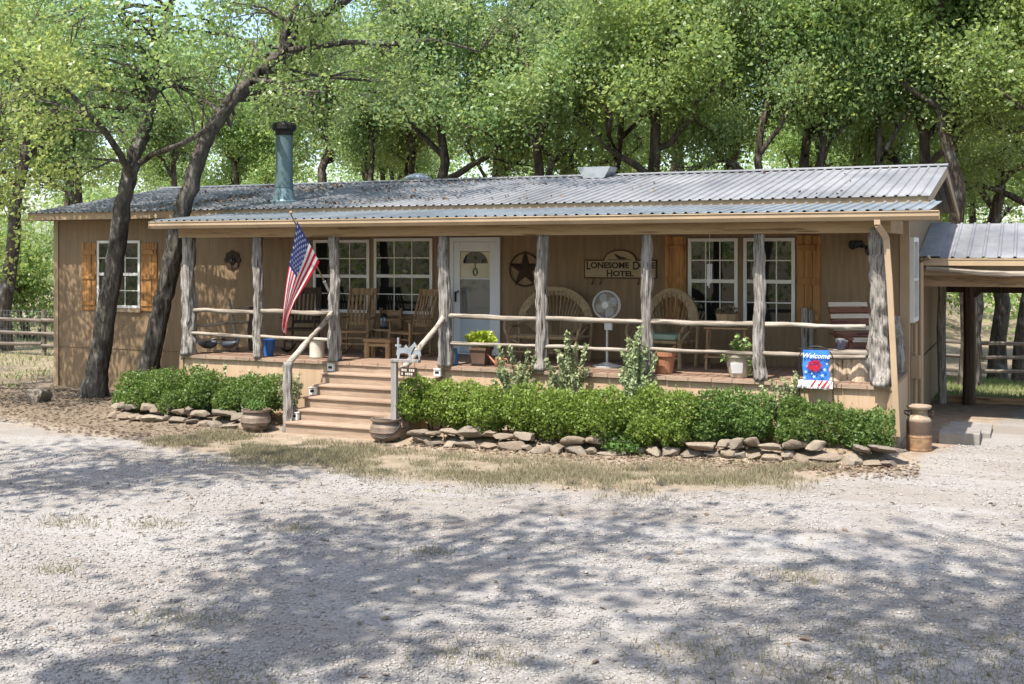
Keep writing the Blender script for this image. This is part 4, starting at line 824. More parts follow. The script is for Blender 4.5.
for q in range(26):
    a, r = q*2.4, .018*math.sqrt(q); cx, cz = -.01+r*math.cos(a), zt-.25+r*.8*math.sin(a); s = .026
    f.add([(cx+s*math.cos(b)*(1 if i % 2 else .5), -.036-.0008*q, cz+s*math.sin(b)*(1 if i % 2 else .5)) for i, b in enumerate(np.linspace(0, 6.28, 11)[:-1])], [tuple(range(10))])
lp(f, 'red_blossom', m_red, t)
f = MB()
for (x, z, s) in ((-.13,-.34,.028),(.12,-.30,.03),(-.11,-.26,.022),(.09,-.38,.03),(-.02,-.40,.03),(-.15,-.42,.03),(.15,-.22,.02),(-.05,-.36,.018)): f.add([(x+s*math.cos(b)*(1 if i % 2 else .4), -.037, zt+z+s*math.sin(b)*(1 if i % 2 else .4)) for i, b in enumerate(np.linspace(0, 6.28, 11)[:-1])], [tuple(range(10))])
lp(f, 'pale_sprigs', M('pale_blue_print', (.40,.55,.72), None, 5, .8, .02), t)
f = MB(); rr = random.Random(6)
for i in range(36):
    a0 = i/36; x = -hw-.03 + (2*hw+.06)*a0; z = zt-.50; d = rr.uniform(.02, .07); s = 1 if i % 2 else -1
    f.add([(x-.03, -.02-s*.02, z+.05), (x+.03, -.02+s*.02, z+.05), (x+.035, -.03-s*.045, z-d), (x-.035, -.03+s*.045, z-d)], [(0,1,2,3)], 1 if i % 7 in (2, 3) and i > 14 else 0)
lp(f, 'ruffled_hem', [m_wht, m_red], t)
# birds, pole leaning, wind chime
m_hen = M('grey_blue_tin', (.08,.09,.11), (.045,.05,.06), 9, .5, .2, metal=.4)
def hen(label, px, Y, rz, up):
    t = thing('hen_figure', label, 'hen figure', (at(px, 355, Y).x, Y, DZ), rz)
    f = MB(); f.tube([(-.22,0,.20),(-.15,0,.17),(-.06,0,.15),(.06,0,.15),(.13,0,.18),(.17,0,.22+up*.4),(.19,0,.24+up)], [.02,.065,.095,.10,.075,.045,.032], 12, flat=.75); f.tube([(.18,0,.24+up),(.24,0,.235+up)], [.03,.004], 8); lp(f, 'body', m_hen, t, smooth=True)
    f = MB(); f.prism([(-.26,.16),(-.31,.3),(-.25,.27),(-.2,.31),(-.15,.2)], (0,-.01,0), (1,0,0), (0,0,1), (0,1,0), .02); lp(f, 'tail', m_hen, t)
    f = MB(); f.prism([(.15,.26+up),(.16,.31+up),(.18,.28+up),(.2,.31+up),(.21,.265+up)], (0,-.006,0), (1,0,0), (0,0,1), (0,1,0), .012); lp(f, 'comb', m_rust, t)
    for s in (-1, 1): f = MB(); f.tube([(.02,s*.03,.08),(.02,s*.035,.0)], .009, 5); f.tube([(.0,s*.035,.006),(.06,s*.035,.006)], .007, 5); lp(f, 'leg', m_hen, t)
hen('low dark tin hen figure nearest the left corner post of the porch', 208, 16.5, .1, -.06); hen('taller dark tin hen figure with raised head beside the leaning pole', 229, 16.75, 2.9, .03)
f = MB(); f.tube([(0,0,0),(-.02,.2,.45),(-.06,.42,.93)], [.028,.026,.03], 8, .2, 4); o = lp(f, 'walking_pole', m_railw, None); o.location = (at(238, 350, 16.9).x, 16.9, DZ); o.rotation_euler = (0, 0, .9); tag(o, 'slim pale wooden pole leaning up behind the tin hens', 'pole')
t = thing('wind_chime', 'thin white wind chime hanging in front of the divided window', 'wind chime', (at(709.5, 250, 16.9).x, 16.9, 2.47))
f = MB(); f.tube([(0,0,.14),(0,0,.79)], .004, 5); f.lathe([(.04,.12),(.045,.135),(.02,.15)], n=12); lp(f, 'hanger', m_wht, t); f = MB(); [f.tube([(.03*math.cos(a), .03*math.sin(a), .12), (.03*math.cos(a), .03*math.sin(a), -.12-.03*i)], .008, 6) for i, a in enumerate((0, 1.6, 3.1, 4.7))]; lp(f, 'tubes', m_wht, t)

# ------------------------------------------------------------------ yard objects
def cauldron(label, x, y, s, rz):
    t = thing('cauldron', label, 'cauldron', (x, y, gz(x, y)-.01), rz)
    f = MB(); f.lathe([(r*s, z*s) for r, z in [(.10,.03),(.20,.05),(.275,.12),(.30,.21),(.285,.30),(.25,.36),(.245,.385),(.285,.41),(.285,.445),(.255,.445),(.22,.38)]], n=32); f.lathe([(.302*s,.2*s),(.306*s,.21*s),(.302*s,.22*s)], n=32); lp(f, 'pot', m_iron, t, smooth=False)
    for k in range(3): a = 2*math.pi*k/3+.5; f = MB(); f.tube([(.17*s*math.cos(a),.17*s*math.sin(a),.08*s),(.2*s*math.cos(a),.2*s*math.sin(a),0)], [.03*s,.02*s], 8); lp(f, 'foot', m_iron, t)
    f = MB(); f.tube([(.29*s*math.cos(q)*1.0, -.29*s*abs(math.sin(q))-.012, (.42-.30*abs(math.sin(q)))*s) for q in np.linspace(0, math.pi*.62, 10)], .010, 6); lp(f, 'bail_handle', m_black, t)
    f = MB(); f.lathe([(.2*s,.36*s),(.245*s,.40*s)], n=20); lp(f, 'soil', m_soil, t); return t
cauldron('bare cast iron cauldron at the foot of the steps beside the sign post', at(386, 430, 14.7).x, 14.7, .80, .3)
ca = cauldron('cast iron cauldron with a small green plant left of the steps', at(256, 420, 14.75).x, 14.75, .80, 1.2)
rr = random.Random(12); leafpart('plant', bush_pts(rr, 260, (0,0,.42), (.17,.15,.09)), .04, m_hedge, ca, rr)
sx_, sy_ = at(394.5, 430, 14.78).x, 14.78
t = thing('sign_post', 'grey post with metal horses, a cross and a small hanging plaque', 'sign post', (sx_, sy_, gz(sx_, sy_)))
m_greyw = wood('grey_board', (.14,.125,.11), (.28,.26,.24), (.40,.38,.35), 'z', .85, .5, .6)
f = MB(); f.box((-.045,-.035,-.05),(.045,.035,1.17)); lp(f, 'post', m_greyw, t, bevel=.006); f = MB(); f.box((-.06,-.045,1.172),(.42,.045,1.215)); lp(f, 'crossbar', m_greyw, t, bevel=.005)
f = MB(); f.box((.05,-.01,1.217),(.078,.01,1.53)); f.box((.015,-.009,1.40),(.113,.009,1.43)); lp(f, 'cross', m_greymetal, t)
def horse(x, s, z): return [(x+s*px, z+abs(s)*pz) for px, pz in [(-.16,.0),(-.135,.0),(-.115,.09),(-.06,.10),(.03,.09),(.07,.0),(.095,.0),(.09,.10),(.115,.15),(.15,.21),(.20,.18),(.215,.205),(.17,.265),(.155,.29),(.14,.265),(.09,.22),(.05,.185),(-.08,.185),(-.13,.19),(-.175,.15),(-.185,.06),(-.165,.07),(-.155,.10)]]
f = MB(); f.prism(horse(.20,.9,1.217), (0,-.008,0), (1,0,0), (0,0,1), (0,1,0), .01); f.prism(horse(.30,-.75,1.217), (0,.012,0), (1,0,0), (0,0,1), (0,1,0), .01); lp(f, 'horse_silhouettes', m_greymetal, t)
f = MB(); f.box((.10,-.008,.965),(.37,.008,1.095)); pl = lp(f, 'plaque', m_rust, t); f = MB(); [f.box((.125+i*.032,-.012,z),(.145+i*.032,-.0085,z+.035)) for z in (1.04,.985) for i in range(7) if (i*7+int(z*100)) % 5]; lp(f, 'worn_marks', m_cream, pl)
f = MB(); [f.tube([(x,0,1.095),(x,0,1.172)], .004, 5) for x in (.13,.34)]; lp(f, 'hanging_wires', m_black, t)
mx_, my_ = at(919, 445, 16.6).x, 16.6
t = thing('milk_can', 'old rusty and cream painted milk can by the house corner', 'milk can', (mx_, my_, gz(mx_, my_)))
mc = NT('rusted_milk_can'); n1 = mc.noise(4, (1,1,1), 7, .65); z_ = mc.n('ShaderNodeSeparateXYZ'); mc.l(mc.co.outputs['Object'], z_.inputs[0])
cc = mc.ramp(mc.math('ADD', z_.outputs[2], mc.math('MULTIPLY', mc.math('SUBTRACT', n1, .5), .16)), [(0., (.26,.15,.08)), (.2, (.33,.21,.12)), (.23, (.08,.055,.042)), (.40, (.11,.078,.06)), (.44, (.33,.27,.20)), (.8, (.28,.225,.16))]); cc = mc.mix(mc.ramp(mc.noise(11, detail=6), [(.45, 0.), (.65, .7)]), cc, (.14,.08,.045)); mc.bump(n1, .3, .01); mm = mc.fin(cc, .7, .2, .3)
f = MB(); f.lathe([(.165,0),(.17,.01),(.17,.03),(.165,.035),(.165,.18),(.169,.185),(.169,.205),(.165,.21),(.165,.40),(.15,.44),(.115,.485),(.11,.50),(.11,.55),(.12,.56)], n=32); lp(f, 'body', mm, t)
f = MB(); f.lathe([(.115,.561),(.155,.575),(.165,.60),(.16,.615),(.12,.62),(.05,.605)], n=32); lp(f, 'lid', M('rusty_cream_lid', (.34,.275,.20), (.20,.13,.085), 6, .7, .3), t)
for s in (-1, 1): f = MB(); f.tube([(s*.13,0,.465),(s*.19,0,.50),(s*.195,0,.53),(s*.115,0,.53)], .012, 6); lp(f, 'handle', m_rust, t)

# ------------------------------------------------------------------ stone borders
def stone_mesh(seed, nm):
    rr = random.Random(seed); m = MB(); n, k = 22, 13; cuts = [(Vector((rr.gauss(0,1), rr.gauss(0,1), rr.gauss(0,.7))).normalized(), rr.uniform(.62, .92)) for _ in range(9)]
    for i in range(1, k):
        th = math.pi*i/k
        for j in range(n):
            a = 2*math.pi*j/n; p = Vector((math.sin(th)*math.cos(a), math.sin(th)*math.sin(a), math.cos(th))); q = Vector([math.copysign(abs(c)**.62, c) for c in p]); v = q*(1+.25*noise.noise(p*1.3+Vector((seed*3.1,0,0))))
            for cn, cd in cuts:
                e = v.dot(cn) - cd
                if e > 0: v = v - cn*e*.92
            m.v.append(tuple(v*(1+.06*noise.noise(p*5+Vector((seed,5,0))))))
    o = len(m.v); m.v += [(0,0,.98),(0,0,-.98)]
    for i in range(k-2):
        for j in range(n): a, b = i*n+j, i*n+(j+1) % n; m.f.append((a, a+n, b+n, b))
    for j in range(n): m.f.append((o, j, (j+1) % n)); b = (k-2)*n; m.f.append((o+1, b+(j+1) % n, b+j))
    m.m = [0]*len(m.f); me = bpy.data.meshes.new(nm); me.from_pydata(m.v, [], m.f); me.materials.append(m_stone); me.polygons.foreach_set('use_smooth', [True]*len(m.f)); me.set_sharp_from_angle(angle=R(24)); return me
SM = [stone_mesh(i, 'fieldstone') for i in range(16)]
def stone(x, y, z, s, rz, label, group, tilt=0):
    o = bpy.data.objects.new('fieldstone', rnd.choice(SM)); COL.objects.link(o); o.location = (x, y, z); o.scale = s; o.rotation_euler = (tilt*rnd.uniform(-1,1), tilt*rnd.uniform(-1,1), rz); tag(o, label, 'stone', group); return o
def border(p0, p1, n, rows, label, group, wv=.06):
    p0, p1 = Vector(p0), Vector(p1); L = (p1-p0).length; rz = math.atan2((p1-p0).y, (p1-p0).x)
    for r in range(rows):
        d = rnd.uniform(0, .1)
        while d < L:
            w_ = rnd.choice((.08,.10,.13,.16,.19,.23)) * rnd.uniform(.85,1.15); h = rnd.uniform(.035, .075); 
            if r and rnd.random() < (.15, .15, .55)[r]: d += w_*1.6; continue
            p = p0.lerp(p1, min(1, (d+w_)/L)); x, y = p.x, p.y + rnd.uniform(-wv, wv) + r*.07
            stone(x, y, gz(x, y) + h*.6 + r*rnd.uniform(.095,.125), (w_, rnd.uniform(.11,.18), h), rz + rnd.uniform(-.35,.35) + rnd.choice((0, math.pi)), label, group, .12); d += w_*1.72
border((-8.25, 14.62, 0), (-1.62, 15.12, 0), 30, 2, 'flat tan fieldstone in the dry stacked border below the long right hedge', 'stones of the border below the right hedge')
border((-14.15, 14.95, 0), (-11.3, 14.85, 0), 12, 2, 'rounded tan fieldstone in the low border below the left hedge', 'stones of the border below the left hedge')
stone(-16.9, 16.0, gz(-16.9, 16.0)+.08, (.24, .2, .17), .4, 'rounded tan boulder lying alone left of the leaning trees', None)
# ------------------------------------------------------------------ hedges and shrubs
def fast_leaves(P, OUT, size, rg, up=.35, asp=.6, jitter=.75):
    "P, OUT: (n,3) arrays; returns quads"
    n = len(P); d = OUT*.5 + rg.normal(0, jitter, (n,3)) + np.array([0,0,up]); d /= np.linalg.norm(d, axis=1)[:,None]
    q = rg.normal(0, 1, (n,3)); w = np.cross(d, q); w /= np.linalg.norm(w, axis=1)[:,None]; nn = np.cross(d, w)
    l = size*rg.uniform(.5, 1.45, (n,1)); h = l*asp*.5
    V = np.empty((n,4,3)); V[:,0] = P - d*l*.5; V[:,1] = P + w*h + nn*l*.1; V[:,2] = P + d*l*.5; V[:,3] = P - w*h + nn*l*.1
    return V.reshape(-1,3), np.arange(n*4).reshape(-1,4)
def part_mass(name, V, F, mat, parent): o = mass(name, V, F, mat, None, None); o.parent = parent; return o
def shrub(name, label, cat, x0, x1, yc, ry, zb, zt, n, mat, seed, lumps=9, size=.044, group=None):
    rg = np.random.default_rng(seed); cx = (x0+x1)/2; t = thing(name, label, cat, (cx, yc, gz(cx, yc)), 0, group); hx = (x1-x0)/2
    g0 = t.location.z; zb -= g0; zt -= g0; cs = []
    for i in range(lumps):
        f = (i+.5)/lumps; cs.append((-hx+2*hx*f + rg.normal(0,.05), rg.normal(0,.10)*ry*2, zb+(zt-zb)*rg.uniform(.40,.58), min(hx, .27+rg.uniform(0,.12)), ry*rg.uniform(.7,1.05), (zt-zb)*rg.uniform(.38,.54)))
        if rg.random() < .9: cs.append((-hx+2*hx*f + rg.normal(0,.12), -ry*.3+rg.normal(0,.1), zb+(zt-zb)*rg.uniform(.25,.45), .26, ry*.8, (zt-zb)*.3))
    P, O = [], []
    per = n//len(cs)
    for c in cs:
        d = rg.normal(0,1,(per,3)); d /= np.linalg.norm(d,axis=1)[:,None]; k = rg.random((per,1))**.22
        k *= 1 + .22*np.array([noise.noise(Vector(v)*3.1+Vector((c[0]*5,c[1],0))) for v in d])[:,None]
        p = d*k*np.array(c[3:]) + np.array(c[:3]); P.append(p); O.append(d)
    P, O = np.concatenate(P), np.concatenate(O); m = (P[:,0] > -hx-.05) & (P[:,0] < hx+.05) & (P[:,2] > .03); P, O = P[m], O[m]
    m_ = int(n*.05); tips = P[rg.integers(0, len(P), m_)]; up = tips[:,2] > zb+(zt-zb)*.7; tp = tips[up] + np.array([0,0,1])*rg.uniform(0,.09,(up.sum(),1)); P = np.concatenate([P, tp]); O = np.concatenate([O, np.tile([0,0,1.], (len(tp),1))])
    part_mass('foliage', *fast_leaves(P, O, size, rg), mat, t)
    f = MB(); rr = random.Random(seed)
    for i in range(max(3, int(hx*2/.16))):
        x = -hx*.85 + 1.7*hx*(i+.5)/max(3, int(hx*2/.16)); f.tube([(x, rr.gauss(0,.05), -.03), (x+rr.gauss(0,.05), rr.gauss(0,.06), zb+.15), (x+rr.gauss(0,.12), rr.gauss(0,.08), zb+(zt-zb)*.6)], [.018,.012,.006], 5)
    f.build('stems', m_barkfar, t); return t
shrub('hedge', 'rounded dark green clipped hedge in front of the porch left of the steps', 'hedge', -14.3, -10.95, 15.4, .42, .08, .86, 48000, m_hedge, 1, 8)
shrub('hedge', 'long bright clipped hedge behind the stone border right of the steps', 'hedge', -8.66, -4.05, 15.22, .43, .2, .93, 70000, m_hedgey, 2, 10)
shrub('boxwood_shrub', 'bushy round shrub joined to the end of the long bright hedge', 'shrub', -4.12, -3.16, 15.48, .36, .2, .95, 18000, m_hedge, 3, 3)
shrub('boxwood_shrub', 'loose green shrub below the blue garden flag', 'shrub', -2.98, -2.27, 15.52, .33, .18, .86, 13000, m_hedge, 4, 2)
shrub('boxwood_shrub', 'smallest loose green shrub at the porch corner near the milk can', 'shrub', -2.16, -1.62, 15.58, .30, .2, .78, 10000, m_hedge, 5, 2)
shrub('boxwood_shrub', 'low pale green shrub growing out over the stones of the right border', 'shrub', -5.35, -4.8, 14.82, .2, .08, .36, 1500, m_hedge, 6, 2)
def sage(label, px, Y, ztop, n, r, seed, nl=300, size=.06, mat=None):
    x = at(px, 380, Y).x; z = gz(x, Y); t = thing('sage_plant', label, 'plant', (x, Y, z)); rr = random.Random(seed); st, pts = sprigs(rr, n, r, ztop-z, nl, 0)
    f = MB(); [f.tube(s, [.009,.008,.007,.006,.005,.004,.003], 4) for s in st]; f.build('stems', m_stem, t)
    P = np.array([tuple(p) for p, _ in pts]); O = np.array([tuple(d) for _, d in pts]); P = P[P[:,2] > .3]; O = O[:len(P)]
    part_mass('leaves', *fast_leaves(P, O, size, np.random.default_rng(seed), .3, .5), mat or m_sage, t)
sage('tall silvery sage plant rising in front of the watering can', 516, 15.84, 1.80, 15, .30, 1)
sage('bushy silvery sage plant between the watering can and the fan', 571, 15.84, 1.72, 24, .40, 2)
sage('dense silvery sage plant in front of the post near the fan', 637, 15.84, 1.80, 24, .30, 3, 320)
sage('short pale sage plant with round tips beside the garden flag', 782, 15.86, 1.38, 12, .28, 4, 150, .06)
sage('sparse pale sage plant leaning on the left stair newel post', 291, 15.2, 1.26, 9, .22, 5, 80)
sage('thin wispy green plant showing above the left hedge', 232, 15.85, 1.18, 7, .3, 6, 50)

# ------------------------------------------------------------------ trees
def crown_mesh(clumps, size, seed, per, flat=.72):
    rg = np.random.default_rng(seed); P, O = [], []
    for c, r in clumps:
        n = int(per*(r/.7)**2); d = rg.normal(0,1,(n,3)); d /= np.linalg.norm(d,axis=1)[:,None]; k = rg.random((n,1))**.5
        P.append(d*k*r*np.array([1,1,flat]) + np.array(tuple(c))); O.append(d)
    return fast_leaves(np.concatenate(P), np.concatenate(O), size, rg, .15, .62, .8)
def limb(f, rr, p, d, L, r, depth, clumps, curl=.25, wig=.22, cr=(.55,.95)):
    "one limb with its side limbs; appends leaf clumps"
    n = 6; pts, rs = [Vector(p)], [r]; d = Vector(d).normalized()
    for i in range(n):
        d = (d + Vector((rr.gauss(0,wig), rr.gauss(0,wig), rr.gauss(curl*.4, wig*.7)))).normalized(); pts.append(pts[-1] + d*L/n); rs.append(r*(1-.74*(i+1)/n))
    f.tube(pts, rs, 7 if r > .04 else 5, .12, rr.random()*9, cap=False)
    for i in range(2, n+1):
        if depth <= 1 or i == n:
            if depth <= 1 or rr.random() < .8: clumps.append((pts[i] + Vector((rr.gauss(0,.25), rr.gauss(0,.25), rr.gauss(.1,.2))), rr.uniform(*cr)))
        if depth > 0 and i < n:
            a = Vector((rr.gauss(0,1), rr.gauss(0,1), rr.gauss(.25,.5))); limb(f, rr, pts[i], d*.55 + a.normalized(), L*rr.uniform(.38,.6), max(.018, rs[i]*.7), depth-1, clumps, curl, wig, cr)
    return pts
def oak_variant(seed, H, r0, fork, spread, nl):
    rr = random.Random(seed); f = MB(); clumps = []; pts, rs = [Vector((0,0,-.35))], [r0*1.35]; lean = Vector((rr.gauss(0,.10), rr.gauss(0,.06), 1)); K = 9
    for i in range(1, K+1):
        q = i/K; pts.append(Vector((lean.x*H*.72*q + rr.gauss(0,.10)*q*2, lean.y*H*.72*q + rr.gauss(0,.10)*q*2, H*.72*q))); rs.append(r0*(1.0-.78*q**1.15))
    pts = [p + Vector((.12*math.sin(i*1.9+seed), .10*math.cos(i*1.4+seed), 0)) for i, p in enumerate(pts)]; f.tube(pts, [x*.86 for x in rs], 12, .25, seed, cap=False)
    for i in range(nl):
        q = fork/H/.72 + (1-fork/H/.72)*((i+.3)/nl); k = min(K-1, int(q*K)); p = pts[k].lerp(pts[k+1], q*K-k); a = i*2.4 + rr.uniform(-.4,.4); el = .12 + .95*q*rr.uniform(.6,1.1)
        limb(f, rr, p, (math.cos(a)*math.cos(el), math.sin(a)*math.cos(el), math.sin(el)), spread*rr.uniform(.75,1.1)*(1.1-.5*q), max(.06, rs[k]*.6), 2 if i < nl-2 else 1, clumps, .3, .34)
    clumps.append((pts[-1], .9)); clumps = [c for c in clumps if c[0].z > fork + .3 and (c[0].z > fork + 1.2 or rr.random() < .7)]; print('clumps', len(clumps)); return f, clumps
VAR = []
for i, a in enumerate([(11, 13.5, .27, 4.6, 4.3, 7), (12, 14.0, .25, 5.4, 4.0, 7), (13, 12.5, .25, 4.3, 4.3, 7), (14, 14.5, .29, 5.6, 4.3, 7), (15, 13., .22, 5.0, 3.8, 7), (16, 13.5, .26, 4.5, 4.4, 7)]):
    f, cl = oak_variant(*a); V_, F_ = crown_mesh(cl, .115, a[0], 50); VAR.append((f, V_, F_, len(cl)))
f, cl = oak_variant(17, 13.5, .26, 4.6, 4.6, 7); V_, F_ = crown_mesh(cl, .16, 17, 4); VAR.append((f, V_, F_, len(cl)))
TREE0 = {}
def oak(v, x, y, rz, sc, label, group=None, far=True, name='oak_tree', mat=None):
    if v in TREE0:
        o = copy_tree(TREE0[v], (x, y, gz(x, y)), rz, sc, label, group)
        if not group and 'group' in o: del o['group']
        return o
    f, V_, F_, _ = VAR[v]; t = thing(name, label, 'tree', (x, y, gz(x, y)), rz, group); t.scale = (sc, sc, sc) if not hasattr(sc, '__len__') else sc
    f.build('trunk', m_barkfar, t, smooth=True); part_mass('crown', V_, F_, m_leaffar if v % 2 else m_leaf, t); TREE0[v] = t; return t
def bx(px, Y): return at(px, 200, Y).x
near = [  # variant, px of trunk, Y, rz, scale, label
    (0, 461, 29.5, .4, 1.0, 'spreading oak whose forked trunk rises behind the roof right of the flue pipe'),
    (4, 409, 34.0, 1.9, 1.0, 'slender oak standing further back between the flue pipe and the forked oak'),
    (2, 555, 29.0, 2.2, 1.0, 'oak with straight dark trunk behind the roof, left of the box vent'),
    (5, 637, 28.8, 4.0, 1.0, 'thick trunked oak branching low just right of the box vent'),
    (1, 703, 31.5, 3.1, 1.0, 'oak with tilted trunk behind the roof, above the divided windows'),
    (3, 786, 31.0, 5.2, .9, 'broad oak behind the roof, above the orange shutter'),
    (4, 853, 34.5, .8, 1.05, 'thin oak set back behind the roof between two broader oaks'),
    (2, 925, 32.5, 2.9, 1.1, 'bushy oak beyond the right roof corner, its trunk beside the ridge end'),
    (1, 975, 31.4, 1.0, 1.12, 'dark leaning oak seen through the carport and above its roof'),
    (0, 1018, 36.5, 3.6, 1.05, 'oak behind the rail fence at the far edge of the carport view'),
    (5, 1075, 30.0, 2.0, 1.0, 'oak beside the carport, its crown showing above the carport roof'),
    (3, 318, 31.0, 1.2, .95, 'oak behind the roof just right of the flue pipe'),
    (5, 243, 37.0, .3, .9, 'small crowned oak in the sky gap left of the flue pipe'),
    (2, 3, 24.0, 5.0, 1.05, 'dark trunked oak beyond the left fence at the picture edge'),
    (4, 70, 33.0, 2.4, 1.0, 'slender oak behind the left house corner'),
    (1, -60, 30.0, 4.4, 1.0, 'pale leafed oak beyond the rail fence left of the house'),
]
for v, px, Y, rz, sc, lab in near: oak(v, bx(px, Y), Y, rz, sc, lab)
for v, px, Y, rz, sc, lab in [
    (4, 370, 30.5, 2.2, (.75,.75,.95), 'thin young oak standing between the flue pipe and the dome vent'), (4, 505, 31.0, 5.2, (.7,.7,.95), 'thin young oak between the forked oak and the box vent'),
    (1, 598, 33.0, 4.1, (.75,.75,1.), 'thin bent oak directly behind the box vent'), (4, 672, 33.5, 1.0, (.7,.7,1.), 'thin young oak right of the box vent'),
    (0, 745, 29.5, 3.3, (.7,.7,.95), 'thin young oak above the gap between the divided windows'), (4, 820, 30.0, .2, (.7,.7,1.), 'thin young oak above the corner floodlight'), (1, 895, 30.5, 5.6, (.7,.7,1.), 'thin young oak just left of the ridge end')]: oak(v, bx(px, Y), Y, rz, sc, lab)
rr = random.Random(77); k = 0
for row, (Y, n, a, b) in enumerate([(42, 12, -60, 1150), (51, 11, -120, 1180)]):
    for i in range(n):
        px = a + (b-a)*(i+.5)/n + rr.uniform(-25, 25)
        if row == 0 and 175 < px < 235: continue
        y = Y + rr.uniform(-3.5, 3.5); oak((i*5+row*2) % 6, bx(px, y), y, rr.uniform(0, 6.28), rr.uniform(.95, 1.25), 'leafy oak merging into the dense green wood behind the house', 'oaks of the wood behind the house')
# far wood, one mass
rg = np.random.default_rng(99); cl = []
for i in range(900):
    y = rg.uniform(58, 90); u = rg.uniform(-.72, .72); dd = y/(CA+SA*u); x = dd*(-SA+CA*u); cl.append((Vector((x, y, rg.uniform(.0, 11.0) * (1 if rg.random() < .8 else .4))), rg.uniform(1.6, 2.6)))
V_, F_ = crown_mesh(cl, .28, 98, 24); far = mass('far_woods', V_, F_, m_leaffar, 'hazy green mass of far woods closing the view behind all trees', 'woods')
# understory bushes behind the house
for i, (px, Y, lab) in enumerate([(30, 27.5, 'green understory bush by the left rail fence'), (395, 38, 'sunlit bush low behind the roof near the dome vent'), (600, 37, 'yellow green bush showing low behind the box vent'), (745, 37, 'pale bush low behind the roof above the porch shutter'), (880, 38, 'leafy bush low behind the roof near its right end')]):
    x = bx(px, Y); t = thing('bush', lab, 'bush', (x, Y, gz(x, Y))); r_ = random.Random(i+50); f = MB(); cc = []
    for j in range(7): limb(f, r_, (r_.gauss(0,.2), r_.gauss(0,.2), 0), (r_.gauss(0,.5), r_.gauss(0,.5), 1), r_.uniform(2.4, 4.2), .05, 1, cc, .2, .25, (.5,.8))
    f.build('stems', m_barkfar, t, smooth=True); part_mass('foliage', *crown_mesh(cc, .13, i+60, 60), m_leafy if i % 2 else m_leaffar, t)

# the two trees leaning in front of the house, and the tree hanging in from the left
def hero(name, label, base, polys, regions, seed, mat, size, per, lim=1):
    t = thing(name, label, 'tree', base); L = Vector(base); f = MB(); rr = random.Random(seed); allp = []; polys = [(p, [x*.56 for x in r]) for p, r in polys]
    for pts, rs in polys:
        P = [p - L for p in pts]; Q, S = [], []
        for i in range(len(P)-1):                     # smooth the polyline
            p0, p1, p2, p3 = P[max(i-1,0)], P[i], P[i+1], P[min(i+2,len(P)-1)]
            for q in range(6):
                u = q/6; Q.append(.5*((2*p1)+(p2-p0)*u+(2*p0-5*p1+4*p2-p3)*u*u+(3*p1-p0-3*p2+p3)*u**3) + Vector((rr.gauss(0,.012), rr.gauss(0,.012), 0))); S.append(rs[i]+(rs[i+1]-rs[i])*u)
        Q.append(P[-1]); S.append(rs[-1]); f.tube(Q, S, 30, .16, rr.random()*9, cap=True, jf=3, groove=.13); allp += [(q, s) for q, s in zip(Q, S) if q.z > 3.3]
    clumps = []
    for (px0, py0, px1, py1, Y0, Y1, n, r0, r1) in regions:
        for _ in range(n):
            c = at(rr.uniform(px0, px1), rr.uniform(py0, py1), rr.uniform(Y0, Y1)) - L; clumps.append((c, rr.uniform(r0, r1)))
            b = min(allp, key=lambda q: (q[0]-c).length + 2.5*max(0, q[0].z-c.z)); mid = b[0].lerp(c, .5) + Vector((rr.gauss(0,.25), rr.gauss(0,.25), rr.gauss(.15,.2)))
            rb = min(b[1]*.5, .05); f.tube([b[0], b[0].lerp(mid, .5)+Vector((rr.gauss(0,.08),rr.gauss(0,.08),.08)), mid, mid.lerp(c, .6)+Vector((rr.gauss(0,.1),rr.gauss(0,.1),0)), c], [rb, rb*.8, rb*.6, rb*.4, .006], 5, cap=False)
            for e in range(2):
                c2 = c + Vector((rr.gauss(0,.45), rr.gauss(0,.45), rr.gauss(0,.3))); clumps.append((c2, rr.uniform(r0*.6, r1*.75))); f.tube([mid, mid.lerp(c2,.6)+Vector((0,0,.06)), c2], [rb*.5, rb*.3, .005], 4, cap=False)
    f.build('trunk', m_bark, t, smooth=True); V, F = crown_mesh(clumps, size, seed+5, per); part_mass('crown', V, F, mat, t); return t
P1 = lambda *a: [at(x, y, Y) for x, y, Y in a]
b1 = at(96, 400, 17.0); b1.z = gz(b1.x, 17.0)
hero('leaning_oak', 'nearer left dark trunked oak in front of the shuttered end window', tuple(b1), [
    (P1((92,402,17.0),(98,370,17.0),(108,300,17.0),(118,240,17.0),(125,195,17.0),(134,160,17.1),(146,125,17.3),(152,95,17.5),(162,50,17.7),(172,0,18.0),(178,-60,18.2)), [.58,.37,.31,.29,.27,.24,.20,.17,.14,.11,.06]),
    (P1((140,164,17.05),(150,156,17.0),(165,150,16.9),(185,142,16.8),(205,130,16.6),(222,112,16.4),(236,86,16.2)), [.10,.09,.08,.075,.07,.06,.04]),
    (P1((130,178,17.0),(118,150,16.6),(90,115,16.0),(60,85,15.4),(30,70,15.)), [.12,.11,.09,.07,.04])],
    [(0,-60,130,70,15,20,24,.45,.8),(-60,40,115,175,14.6,18.5,20,.4,.7),(60,-60,260,60,16,20.5,26,.45,.8),(120,40,225,120,16,19.5,12,.35,.6)], 21, m_leaf, .085, 200)
b2 = at(147, 395, 17.0); b2.z = gz(b2.x, 17.0)
